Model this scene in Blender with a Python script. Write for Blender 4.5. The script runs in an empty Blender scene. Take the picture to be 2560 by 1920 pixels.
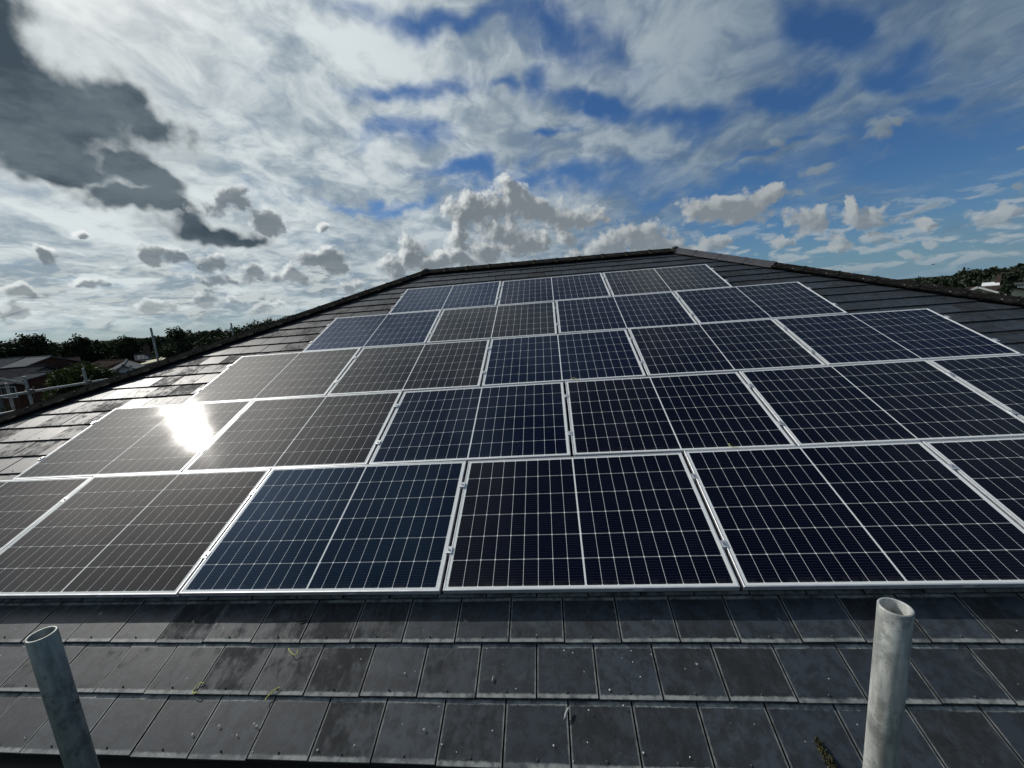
import bpy, bmesh, math, random
import numpy as np
from mathutils import Vector, Matrix
random.seed(7)
rng = np.random.default_rng(11)
S = bpy.context.scene
COL = S.collection
R = math.radians

# ------------------------------------------------------------------ camera
TH = 0.388398                      # pitch of the roof
CAM = Vector((1.1445, -2.1959, 1.6305))
CAM_AXES = ((0.993577, 0.084122, -0.075681), (-0.059599, -0.179492, -0.981953), (-0.096188, 0.980156, -0.173325))   # right, down, forward
FPX = 1034.47                      # focal length in pixels of a 2560 px wide picture
cd = bpy.data.cameras.new('camera')
cd.sensor_width = 36.0
cd.lens = FPX / 2560 * 36
cd.clip_start = 0.02
cd.clip_end = 9000
cam = bpy.data.objects.new('camera', cd)
COL.objects.link(cam)
ax = [Vector(a) for a in CAM_AXES]
cam.matrix_world = Matrix.Translation(CAM) @ Matrix(((ax[0].x, -ax[1].x, -ax[2].x), (ax[0].y, -ax[1].y, -ax[2].y), (ax[0].z, -ax[1].z, -ax[2].z))).to_4x4()
S.camera = cam
S.render.resolution_x, S.render.resolution_y = 1024, 768
S.view_settings.view_transform = 'Standard'
S.view_settings.look = 'None'
S.view_settings.exposure = 0
S.view_settings.gamma = 1
S.cycles.max_bounces = 6
S.cycles.diffuse_bounces = 2
S.cycles.glossy_bounces = 3
S.cycles.transparent_max_bounces = 4
S.cycles.use_denoising = True
S.cycles.sample_clamp_indirect = 6

SUN_AZ, SUN_EL = -60.5, 37.3        # degrees, azimuth from +Y towards +X
SUN_DIR = Vector((math.sin(R(SUN_AZ)) * math.cos(R(SUN_EL)), math.cos(R(SUN_AZ)) * math.cos(R(SUN_EL)), math.sin(R(SUN_EL))))
sl = bpy.data.lights.new('sun', 'SUN')
sl.energy = 3.0
sl.angle = R(0.5)
sl.color = (1.0, 0.955, 0.89)
so = bpy.data.objects.new('sun', sl)
COL.objects.link(so)
so.rotation_euler = SUN_DIR.to_track_quat('Z', 'Y').to_euler()
so.location = SUN_DIR * 60


# ------------------------------------------------------------------ node helper
class NT:
    def __init__(self, tree):
        self.t = tree
    def n(self, kind, **kw):
        nd = self.t.nodes.new(kind)
        for k, v in kw.items():
            setattr(nd, k, v)
        return nd
    def put(self, sock, v):
        if isinstance(v, bpy.types.NodeSocket):
            self.t.links.new(v, sock)
        elif isinstance(v, bpy.types.Node):
            self.t.links.new(v.outputs[0], sock)
        else:
            sock.default_value = v
    def m(self, op, a, b=0.0, c=0.0, clamp=False):
        nd = self.n('ShaderNodeMath', operation=op, use_clamp=clamp)
        for s, v in zip(nd.inputs, (a, b, c)):
            self.put(s, v)
        return nd.outputs[0]
    def v(self, op, a, b=(0, 0, 0), c=(0, 0, 0), scale=None):
        nd = self.n('ShaderNodeVectorMath', operation=op)
        self.put(nd.inputs[0], a)
        if len(nd.inputs) > 1: self.put(nd.inputs[1], b)
        if op == 'MULTIPLY_ADD': self.put(nd.inputs[2], c)
        if scale is not None: self.put(nd.inputs['Scale'], scale)
        return nd.outputs['Value'] if op in ('LENGTH', 'DOT_PRODUCT', 'DISTANCE') else nd.outputs[0]
    def xyz(self, x, y, z=0.0):
        nd = self.n('ShaderNodeCombineXYZ')
        for s, v in zip(nd.inputs, (x, y, z)): self.put(s, v)
        return nd.outputs[0]
    def sep(self, v):
        nd = self.n('ShaderNodeSeparateXYZ')
        self.put(nd.inputs[0], v)
        return nd.outputs
    def noise(self, vec, scale, detail=4.0, rough=0.55, dist=0.0, col=False, lac=2.0):
        nd = self.n('ShaderNodeTexNoise')
        self.put(nd.inputs['Vector'], vec)
        for k, v in (('Scale', scale), ('Detail', detail), ('Roughness', rough), ('Distortion', dist), ('Lacunarity', lac)):
            self.put(nd.inputs[k], v)
        return nd.outputs['Color' if col else 'Fac']
    def step(self, v, a, b, lo=0.0, hi=1.0, smooth=True):
        nd = self.n('ShaderNodeMapRange')
        nd.interpolation_type = 'SMOOTHSTEP' if smooth else 'LINEAR'
        nd.clamp = True
        for k, x in (('Value', v), ('From Min', a), ('From Max', b), ('To Min', lo), ('To Max', hi)):
            self.put(nd.inputs[k], x)
        return nd.outputs[0]
    def mix(self, f, a, b, mode='MIX'):
        nd = self.n('ShaderNodeMix', data_type='RGBA', blend_type=mode, clamp_factor=True)
        self.put(nd.inputs[0], f)
        for s, v in ((nd.inputs[6], a), (nd.inputs[7], b)):
            self.put(s, v if not isinstance(v, tuple) or len(v) == 4 else (*v, 1.0))
        return nd.outputs[2]


# ------------------------------------------------------------------ sky
# cloud layout: azimuth, elevation, half sizes and turn in degrees
CUMULUS = [(-10.09, 13.26, 3.15, 2.03, -0.98), (-7.11, 13.59, 2.94, 2.22, -1.4), (-4.35, 14.01, 2.49, 2.21, -2.28), (-4.25, 15.69, 1.17, 0.85, 84.47), (-1.72, 12.79, 3.4, 2.04, -5.17), (1.61, 11.77, 3.38, 1.74, -6.2), (4.49, 11.07, 3.12, 1.33, -6.7), (6.91, 10.91, 1.43, 1.21, -17.06), (-5.13, 10.03, 3.44, 1.7, -3.99), (-2.48, 8.54, 2.76, 1.62, -4.84), (-10.46, 9.52, 1.93, 1.81, 67.26), (0.06, 8.65, 1.26, 1.18, -14.28), (3.25, 8.89, 1.35, 0.95, -7.94), (-7.61, 8.05, 3.22, 1.74, -3.4), (-12.24, 7.69, 2.96, 1.52, -2.41), (-17.43, 8.49, 2.32, 1.8, 4.06), (-15.7, 7.12, 3.35, 1.63, -1.97), (-20.18, 6.58, 2.38, 1.39, -0.35), (-2.18, 6.22, 1.39, 0.49, -4.66), (11.97, 7.95, 3.18, 1.84, -9.61), (9.18, 7.43, 3.05, 1.47, -7.55), (6.06, 6.58, 3.35, 1.18, -6.06), (13.82, 6.59, 2.71, 1.84, -11.78), (16.66, 6.76, 1.25, 1.07, -68.42), (21.78, 9.55, 5.04, 1.17, -9.92), (18.84, 10.13, 2.15, 1.29, -14.05), (24.38, 9.89, 2.61, 1.4, -14.95), (26.31, 10.28, 1.12, 0.87, -34.76), (21.96, 10.6, 2.13, 0.95, -12.56), (29.45, 6.91, 1.87, 1.26, -20.67), (30.3, 7.86, 0.96, 0.75, -39.92), (33.34, 7.9, 1.08, 0.6, -80.06), (34.64, 6.51, 2.63, 0.85, -12.44), (35.58, 7.19, 1.32, 0.89, -25.6), (35.6, 4.41, 1.08, 0.65, -16.94), (32.78, 4.47, 0.95, 0.67, -21.96), (22.2, 6.47, 1.2, 0.98, -29.09), (20.06, 5.83, 2.82, 0.83, -8.13), (16.79, 6.89, 0.97, 0.83, -28.33), (43.85, 4.68, 1.53, 0.86, -20.09), (44.62, 5.11, 1.2, 0.81, -30.54), (39.38, 5.26, 0.89, 0.4, -14.89), (39.43, 3.77, 0.77, 0.51, -21.15), (38.13, 2.46, 1.06, 0.42, -10.5), (27.68, 5.09, 1.22, 0.58, -11.24), (-33.82, 12.05, 2.14, 1.59, 16.77), (-37.26, 13.99, 2.35, 1.39, 11.53), (-27.85, 11.71, 0.75, 0.64, 42.49), (-52.02, 8.49, 1.03, 0.66, -66.37), (-44.53, 8.68, 1.44, 0.98, -1.62), (-42.44, 8.22, 0.98, 0.76, 19.54), (-39.52, 7.38, 1.63, 0.95, -16.57), (-39.4, 5.84, 1.89, 0.49, -0.64), (-35.96, 6.45, 1.15, 0.94, 17.19), (-28.02, 8.18, 2.57, 1.32, 1.38), (-26.25, 7.28, 2.04, 1.1, 0.81), (-26.08, 5.03, 2.3, 0.88, -1.8), (-32.01, 5.88, 2.21, 0.91, -0.45), (-44.96, 3.43, 1.49, 0.8, 0.15), (-41.07, 3.68, 1.38, 0.93, 3.09), (-49.48, 5.59, 1.41, 0.46, 0.6), (-53.36, 4.62, 1.11, 0.58, 2.14), (-54.69, 3.31, 1.29, 0.54, -1.18), (-48.69, 9.94, 0.86, 0.4, 7.5), (-38.62, 3.56, 0.78, 0.5, 1.77), (-35.1, 2.66, 2.32, 0.72, -2.89)]
GREY_PUFFS = [(34.45, 14.63, 1.49, 1.18, -20.16), (35.75, 15.15, 1.34, 0.49, -20.73), (44.12, 10.22, 0.6, 0.5, -29.05), (44.61, 6.85, 0.68, 0.48, -41.33), (39.46, 6.7, 1.13, 0.31, -13.67), (28.66, 10.55, 1.47, 0.46, -4.33), (26.83, 15.69, 1.88, 0.75, -11.9), (30.64, 12.56, 2.01, 0.77, -7.45)]
DARK_CLOUD = [(-52.15, 22.55, 6.69, 3.23, 62.35), (-49.62, 20.7, 6.19, 4.07, -19.33), (-52.49, 18.28, 5.44, 3.08, 27.17), (-43.33, 21.73, 3.12, 1.69, -17.98), (-41.85, 19.66, 2.32, 1.91, 68.07), (-49.58, 15.91, 3.07, 1.54, 1.63), (-49.47, 14.43, 1.66, 0.86, -3.69), (-47.84, 15.17, 1.69, 0.75, -16.99), (-44.37, 15.62, 2.7, 1.2, -28.45), (-44.06, 13.08, 3.97, 0.87, -0.27), (-39.22, 11.32, 4.24, 1.32, -5.66), (-36.51, 10.46, 2.36, 0.7, -0.95)]
VEIL_HOLES = [(-17.64, 21.23, 4.4, 1.29, 1.32), (-10.69, 31.93, 10.69, 1.01, -4.28), (5.51, 29.65, 6.58, 2.36, -16.61), (3.3, 24.69, 2.86, 1.83, 4.63), (10.07, 21.79, 5.0, 1.05, -17.02), (-4.08, 24.57, 3.91, 0.73, -3.82), (2.79, 20.19, 2.61, 0.49, -6.43), (-8.15, 16.91, 6.02, 0.86, -3.01), (1.81, 15.07, 10.68, 1.27, -5.77), (-20.52, 13.87, 7.97, 0.51, -0.48), (-15.85, 25.06, 5.29, 0.98, -6.68), (31.43, 23.55, 3.03, 1.58, -28.98), (37.79, 18.03, 2.84, 1.41, -10.35), (26.39, 18.94, 3.61, 0.98, -4.92), (40.89, 14.87, 2.41, 0.76, -10.12), (39.57, 10.1, 11.54, 3.75, -12.53), (20.21, 12.75, 8.29, 1.13, -10.42), (17.25, 19.2, 3.74, 1.51, -21.06), (30.2, 4.33, 14.85, 6.2, -10.53), (24.83, 13.7, 5.22, 0.46, -2.04)]
VEIL_STREAKS = [(31.38, 13.05, 2.95, 0.52, -1.31), (22.11, 13.15, 5.25, 0.65, -6.24), (36.11, 11.66, 1.9, 0.3, 2.86), (17.64, 13.78, 1.82, 0.48, -5.88)]


def azel(t, d):
    x, y, z = t.sep(d)
    el = t.m('MULTIPLY', t.m('ARCSINE', z), 180 / math.pi)
    az = t.m('MULTIPLY', t.m('ARCTAN2', x, y), 180 / math.pi)
    return t.xyz(az, el), az, el


def after(t, v, vec):
    return t.v('MULTIPLY_ADD', v, (1e-9, 1e-9, 1e-9), vec)


def blob_field(t, p, blobs, k=0.25):
    """1 at a blob's heart, 0 on its outline, below 0 outside; blobs melt together"""
    acc = None
    for i, (a, e, ra, rb, ang) in enumerate(blobs):
        if i % 4 == 0 and i:            # evaluate in short batches (keeps the shader's memory small)
            p = after(t, acc, p)
        if abs(ang) < 9 or abs(ra - rb) < 0.25 * ra:
            q = t.v('MULTIPLY_ADD', p, (1 / ra, 1 / rb, 0), (-a / ra, -e / rb, 0))
        else:
            mp = t.n('ShaderNodeMapping', vector_type='TEXTURE')
            t.put(mp.inputs['Vector'], p)
            mp.inputs['Location'].default_value = (a, e, 0)
            mp.inputs['Rotation'].default_value = (0, 0, R(ang))
            mp.inputs['Scale'].default_value = (ra, rb, 1)
            q = mp.outputs[0]
        ln = t.v('LENGTH', q)
        acc = ln if acc is None else t.m('SMOOTH_MIN', acc, ln, k)
    return t.m('SUBTRACT', 1.0, acc)


def density_group(name, blobs, warp, wscale, puff_amp, puff_scale, rough_amp, rscale, k, bias=0.0):
    g = bpy.data.node_groups.new(name, 'ShaderNodeTree')
    g.interface.new_socket('Direction', in_out='INPUT', socket_type='NodeSocketVector')
    g.interface.new_socket('Density', in_out='OUTPUT', socket_type='NodeSocketFloat')
    t = NT(g)
    gi, go = t.n('NodeGroupInput'), t.n('NodeGroupOutput')
    d = gi.outputs[0]
    p, az, el = azel(t, d)
    w = t.v('MULTIPLY', t.v('SUBTRACT', t.noise(d, wscale, 4.0, 0.6, col=True), (0.5, 0.5, 0.5)), (warp * 1.3, warp, 0))
    pw = t.v('ADD', p, w)
    f = blob_field(t, pw, blobs, k)
    out = t.m('ADD', f, bias)
    if puff_amp:
        vo = t.n('ShaderNodeTexVoronoi', voronoi_dimensions='2D', feature='F1')
        t.put(vo.inputs['Vector'], t.v('MULTIPLY_ADD', w, (0.5, 0.5, 0), p))
        vo.inputs['Scale'].default_value = puff_scale
        vo.inputs['Detail'].default_value = 2.0
        vo.inputs['Roughness'].default_value = 0.5
        vo.inputs['Lacunarity'].default_value = 2.3
        out = t.m('ADD', out, t.m('MULTIPLY', t.m('SUBTRACT', 0.42, vo.outputs['Distance']), puff_amp))
    b = t.noise(after(t, f, d), rscale, 5.0, 0.62)
    t.put(go.inputs[0], t.m('ADD', out, t.m('MULTIPLY', t.m('SUBTRACT', b, 0.5), rough_amp)))
    return g


def use_group(t, g, d):
    nd = t.n('ShaderNodeGroup', node_tree=g)
    t.put(nd.inputs[0], d)
    return nd.outputs[0]


W = bpy.data.worlds.new('World')
S.world = W
W.use_nodes = True
W.node_tree.nodes.clear()
t = NT(W.node_tree)
SKY_STRENGTH = 0.1
K = 1 / SKY_STRENGTH
def lum(r, g, b): return (r * K, g * K, b * K)
sky = t.n('ShaderNodeTexSky', sky_type='NISHITA', sun_disc=False)
sky.sun_elevation = R(SUN_EL)
sky.sun_rotation = R(SUN_AZ)
sky.air_density = 1.0
sky.dust_density = 0.6
sky.ozone_density = 3.0
d = t.n('ShaderNodeTexCoord').outputs['Generated']
d = t.v('NORMALIZE', d)
p, az, el = azel(t, d)
dx, dy, dz = t.sep(d)
sd = t.m('MAXIMUM', t.v('DOT_PRODUCT', d, tuple(SUN_DIR)), 0.0)
near = t.step(sd, 0.87, 0.985)         # 1 close to the sun
glow = t.m('POWER', sd, 38.0)
wide = t.step(sd, 0.15, 0.95)
base = t.v('MULTIPLY', sky.outputs[0], (0.28, 0.46, 0.66))
hz = t.m('POWER', t.m('SUBTRACT', 1.0, t.m('ABSOLUTE', dz), clamp=True), 15.0)
base = t.mix(t.m('MULTIPLY', hz, 0.75), base, t.mix(wide, lum(.185, .305, .41), lum(.37, .43, .45)))

# high veil of altocumulus and cirrus
den = t.m('ADD', t.m('MAXIMUM', dz, 0.0), 0.22)
qv = t.xyz(t.m('DIVIDE', dx, den), t.m('MULTIPLY', t.m('DIVIDE', dy, den), 0.8))
wq = t.v('ADD', qv, t.v('MULTIPLY', t.v('SUBTRACT', t.noise(qv, 3.2, 3.0, 0.55, col=True), (0.5, 0.5, 0.5)), (0.26, 0.20, 0.0)))
n1 = t.noise(wq, 3.2, 8.0, 0.57)
n2 = t.noise(wq, 9.0, 5.0, 0.62)
wp = t.v('MULTIPLY_ADD', t.v('SUBTRACT', t.noise(d, 5.0, 4.0, 0.55, col=True), (0.5, 0.5, 0.5)), (20, 11, 0), p)
hole = t.step(blob_field(t, wp, VEIL_HOLES, 0.3), -1.1, 1.0)
strk = t.step(blob_field(t, wp, VEIL_STREAKS, 0.2), -0.6, 0.8)
cov = t.m('ADD', t.m('ADD', t.step(az, -22, 42, 0.74, 0.44), t.m('MULTIPLY', t.step(az, -35, 0), t.step(el, 34, 60, 0, -0.55))), t.m('MULTIPLY', strk, 0.30))
cov = t.m('SUBTRACT', cov, t.m('MULTIPLY', hole, 0.92))
cov = t.m('SUBTRACT', cov, t.step(el, 42, 80, 0.0, 0.60))
vd = t.m('ADD', t.m('ADD', t.m('MULTIPLY', t.m('SUBTRACT', n1, 0.5), 1.75), t.m('MULTIPLY', t.m('SUBTRACT', n2, 0.5), 0.65)), cov)
va = t.m('MULTIPLY', t.step(vd, -0.42, 0.74), t.m('MULTIPLY', t.step(az, -40, 40, 0.97, 0.82), t.step(el, 0.0, 3.0)))
vt = t.step(t.m('ADD', t.m('MULTIPLY', n2, 0.7), t.m('MULTIPLY', t.noise(t.v('ADD', wq, (0.06, -0.05, 0.2)), 3.0, 4.0, 0.6), 0.9)), 0.62, 0.98)
vcol = t.mix(vt, t.mix(wide, lum(.12, .175, .235), lum(.29, .36, .41)), t.mix(wide, lum(.225, .295, .35), lum(.72, .78, .785)))
thick = t.step(t.noise(t.v('ADD', wq, (3.0, 1.0, 0.0)), 1.6, 4.0, 0.6), 0.48, 0.72)
vcol = t.mix(t.m('MULTIPLY', thick, t.step(az, -45, 0, 0.12, 0.80)), vcol, t.mix(wide, lum(.11, .165, .235), lum(.22, .285, .35)))
vcol = t.mix(t.m('MULTIPLY', near, 0.35), vcol, lum(.95, .94, .90))
vcol = t.v('ADD', vcol, t.v('SCALE', lum(3.0, 2.85, 2.6), scale=t.m('MULTIPLY', glow, t.step(el, 25.0, 37.0))))
c = t.mix(va, base, vcol)

# low bands of small far cumulus
hp = t.xyz(t.m('MULTIPLY', az, 0.30), t.m('MULTIPLY', el, 0.95))
hn = t.noise(hp, 1.0, 6.0, 0.56, 0.4)
hn2 = t.noise(t.v('ADD', hp, (-0.12, 0.34, 0)), 1.0, 6.0, 0.56, 0.4)
ha = t.m('MULTIPLY', t.step(hn, 0.48, 0.60), t.m('MULTIPLY', t.step(el, 10.0, 5.0), t.step(el, -0.5, 2.5)))
hs = t.step(t.m('SUBTRACT', hn2, hn), -0.07, 0.10)
hlit = t.mix(wide, lum(.38, .43, .46), lum(.56, .61, .61))
hdark = t.mix(wide, lum(.20, .28, .36), lum(.21, .26, .29))
c = t.mix(t.m('MULTIPLY', ha, t.step(az, -30, 30, 0.85, 0.7)), c, t.mix(hs, hlit, hdark))

# the big dark cloud and its fragments, backlit
gd = density_group('dark cloud density', DARK_CLOUD, 8.0, 6.0, 0.0, 1.0, 1.9, 8.0, 0.5, 0.20)
d = after(t, va, d)
dd = use_group(t, gd, d)
da = t.step(dd, -0.72, 0.48)
dn = t.noise(t.v('MULTIPLY', d, (5.0, 3.0, 9.0)), 1.0, 6.0, 0.6)
dk = t.mix(t.step(dn, 0.40, 0.62), lum(.055, .080, .104), lum(.140, .178, .205))
dcol = t.mix(t.step(t.m('ADD', dd, t.m('MULTIPLY', t.m('SUBTRACT', dn, 0.5), 0.9)), -0.30, 0.50), lum(.62, .67, .68), dk)
c = t.mix(da, c, dcol)

# cumulus
d = after(t, dd, d)
def cumulus(c, d, name, args, lit, shade, soft, opac):
    g = density_group(name, *args)
    den = use_group(t, g, d)
    dl = t.v('NORMALIZE', t.v('ADD', d, t.v('SCALE', t.v('SUBTRACT', tuple(SUN_DIR), d), scale=0.020)))
    den2 = use_group(t, g, after(t, den, dl))
    a = t.m('MULTIPLY', t.step(den, 0.0, soft), opac)
    s = t.m('ADD', t.m('MULTIPLY', t.m('SUBTRACT', den2, den), 0.9), t.m('MULTIPLY', den, t.step(az, -40, -12, 1.35, 0.72)))
    cc = t.mix(t.step(s, -0.30, 0.60), lit, shade)
    cc = t.mix(t.step(el, 9.0, 0.0, 0.0, 0.55), cc, c)          # air between us and the low clouds
    return t.mix(a, c, cc), after(t, den2, d)
c, d = cumulus(c, d, 'grey puff density', (GREY_PUFFS, 6.0, 9.0, 0.3, 0.3, 1.2, 20.0, 0.22), lum(.20, .26, .31), lum(.16, .20, .24), 0.6, 0.85)
c, d = cumulus(c, d, 'cumulus density', (CUMULUS, 3.8, 13.0, 0.75, 0.42, 1.15, 34.0, 0.30, 0.44), t.mix(wide, lum(.40, .43, .44), lum(.88, .91, .90)), t.mix(t.step(az, -40, 20), lum(.15, .18, .205), lum(.21, .24, .265)), 0.55, t.step(az, -34, -18, 0.84, 0.97))
# ground side of the sky sphere
c = t.mix(t.step(el, -1.5, -4.0), c, lum(.06, .07, .06))
bg = t.n('ShaderNodeBackground')
t.put(bg.inputs['Color'], c)
bg.inputs['Strength'].default_value = SKY_STRENGTH
ow = t.n('ShaderNodeOutputWorld')
W.node_tree.links.new(bg.outputs[0], ow.inputs[0])
W.cycles.sampling_method = 'MANUAL'
W.cycles.sample_map_resolution = 512

#@@SKYEND

# ------------------------------------------------------------------ object helpers
def at(px, py, dist):
    """point at a horizontal distance along the sight line of a pixel of the 2560 x 1920 photograph"""
    v = ax[0] * ((px - 1280) / FPX) + ax[1] * ((py - 960) / FPX) + ax[2]
    h = math.hypot(v.x, v.y)
    return CAM + v * (dist / h)


def tag(o, label=None, cat=None, group=None, kind=None):
    for k, v in (('label', label), ('category', cat), ('group', group), ('kind', kind)):
        if v: o[k] = v
    return o


def empty(name, loc, rot=None, **kw):
    o = bpy.data.objects.new(name, None)
    COL.objects.link(o)
    o.location = loc
    o.empty_display_size = 0.1
    if rot is not None: o.rotation_euler = rot
    return tag(o, **kw)


class MB:
    """collects polygons for one mesh"""
    def __init__(self):
        self.v, self.f, self.mi = [], [], []
    def add(self, verts, faces, mi=0):
        b = len(self.v)
        self.v += [tuple(x) for x in verts]
        self.f += [tuple(i + b for i in q) for q in faces]
        self.mi += [mi] * len(faces)
        return self
    def box(self, c, s, M=None, mi=0):
        x, y, z = (q / 2 for q in s)
        vs = [Vector((i * x, j * y, k * z)) for k in (-1, 1) for j in (-1, 1) for i in (-1, 1)]
        if M is not None: vs = [M @ q for q in vs]
        vs = [q + Vector(c) for q in vs]
        return self.add(vs, [(0, 2, 3, 1), (4, 5, 7, 6), (0, 1, 5, 4), (2, 6, 7, 3), (0, 4, 6, 2), (1, 3, 7, 5)], mi)
    def tube(self, a, b, r, seg=12, r2=None, mi=0, caps=True):
        a, b = Vector(a), Vector(b)
        r2 = r if r2 is None else r2
        t_ = (b - a).normalized()
        u = t_.orthogonal().normalized()
        w = t_.cross(u)
        vs = []
        for p_, rr in ((a, r), (b, r2)):
            vs += [p_ + (u * math.cos(2 * math.pi * i / seg) + w * math.sin(2 * math.pi * i / seg)) * rr for i in range(seg)]
        fs = [(i, (i + 1) % seg, seg + (i + 1) % seg, seg + i) for i in range(seg)]
        if caps: fs += [tuple(range(seg - 1, -1, -1)), tuple(range(seg, 2 * seg))]
        return self.add(vs, fs, mi)
    def path(self, pts, r, seg=6, mi=0):
        for a, b in zip(pts[:-1], pts[1:]): self.tube(a, b, r, seg, mi=mi)
        return self
    def build(self, name, mats, parent=None, smooth=False, **kw):
        me = bpy.data.meshes.new(name)
        me.from_pydata(self.v, [], self.f)
        for m_ in (mats if isinstance(mats, (list, tuple)) else [mats]): me.materials.append(m_)
        if any(self.mi): me.polygons.foreach_set('material_index', self.mi)
        if smooth: me.polygons.foreach_set('use_smooth', [True] * len(self.f))
        me.update()
        o = bpy.data.objects.new(name, me)
        COL.objects.link(o)
        if parent is not None: o.parent = parent
        return tag(o, **kw)


def finish(name, bm, mats, parent=None, smooth=False, **kw):
    me = bpy.data.meshes.new(name)
    bm.to_mesh(me)
    bm.free()
    for m_ in (mats if isinstance(mats, (list, tuple)) else [mats]): me.materials.append(m_)
    if smooth: me.polygons.foreach_set('use_smooth', [True] * len(me.polygons))
    o = bpy.data.objects.new(name, me)
    COL.objects.link(o)
    if parent is not None: o.parent = parent
    return tag(o, **kw)


def copy_of(o, parent=None, **kw):
    c_ = o.copy()
    COL.objects.link(c_)
    c_.parent = parent
    for k in ('label', 'group', 'category'):
        if k in kw: c_[k] = kw[k]
    return c_


# ------------------------------------------------------------------ materials
def material(name):
    m_ = bpy.data.materials.new(name)
    m_.use_nodes = True
    t_ = NT(m_.node_tree)
    bs = m_.node_tree.nodes['Principled BSDF']
    return m_, t_, bs


def bump(t_, bs, h, strength=0.3, dist=0.01):
    b = t_.n('ShaderNodeBump')
    b.inputs['Strength'].default_value = strength
    b.inputs['Distance'].default_value = dist
    t_.put(b.inputs['Height'], h)
    t_.put(bs.inputs['Normal'], b.outputs[0])


def mottled(name, a, b, scale=6.0, rough=0.7, metal=0.0, detail=6.0, bumpy=0.0, spec=0.5, c=None, cthr=(0.6, 0.7), cscale=20.0):
    m_, t_, bs = material(name)
    co = t_.n('ShaderNodeTexCoord').outputs['Object']
    n = t_.noise(co, scale, detail, 0.6)
    col = t_.mix(t_.step(n, 0.32, 0.68), a, b)
    if c is not None:
        col = t_.mix(t_.step(t_.noise(co, cscale, 5.0, 0.6), *cthr), col, c)
    t_.put(bs.inputs['Base Color'], col)
    t_.put(bs.inputs['Roughness'], t_.step(n, 0.3, 0.7, rough * 0.85, min(1, rough * 1.15)))
    bs.inputs['Metallic'].default_value = metal
    bs.inputs['Specular IOR Level'].default_value = spec
    if bumpy: bump(t_, bs, t_.noise(co, scale * 4, 5.0, 0.6), bumpy)
    return m_


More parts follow.
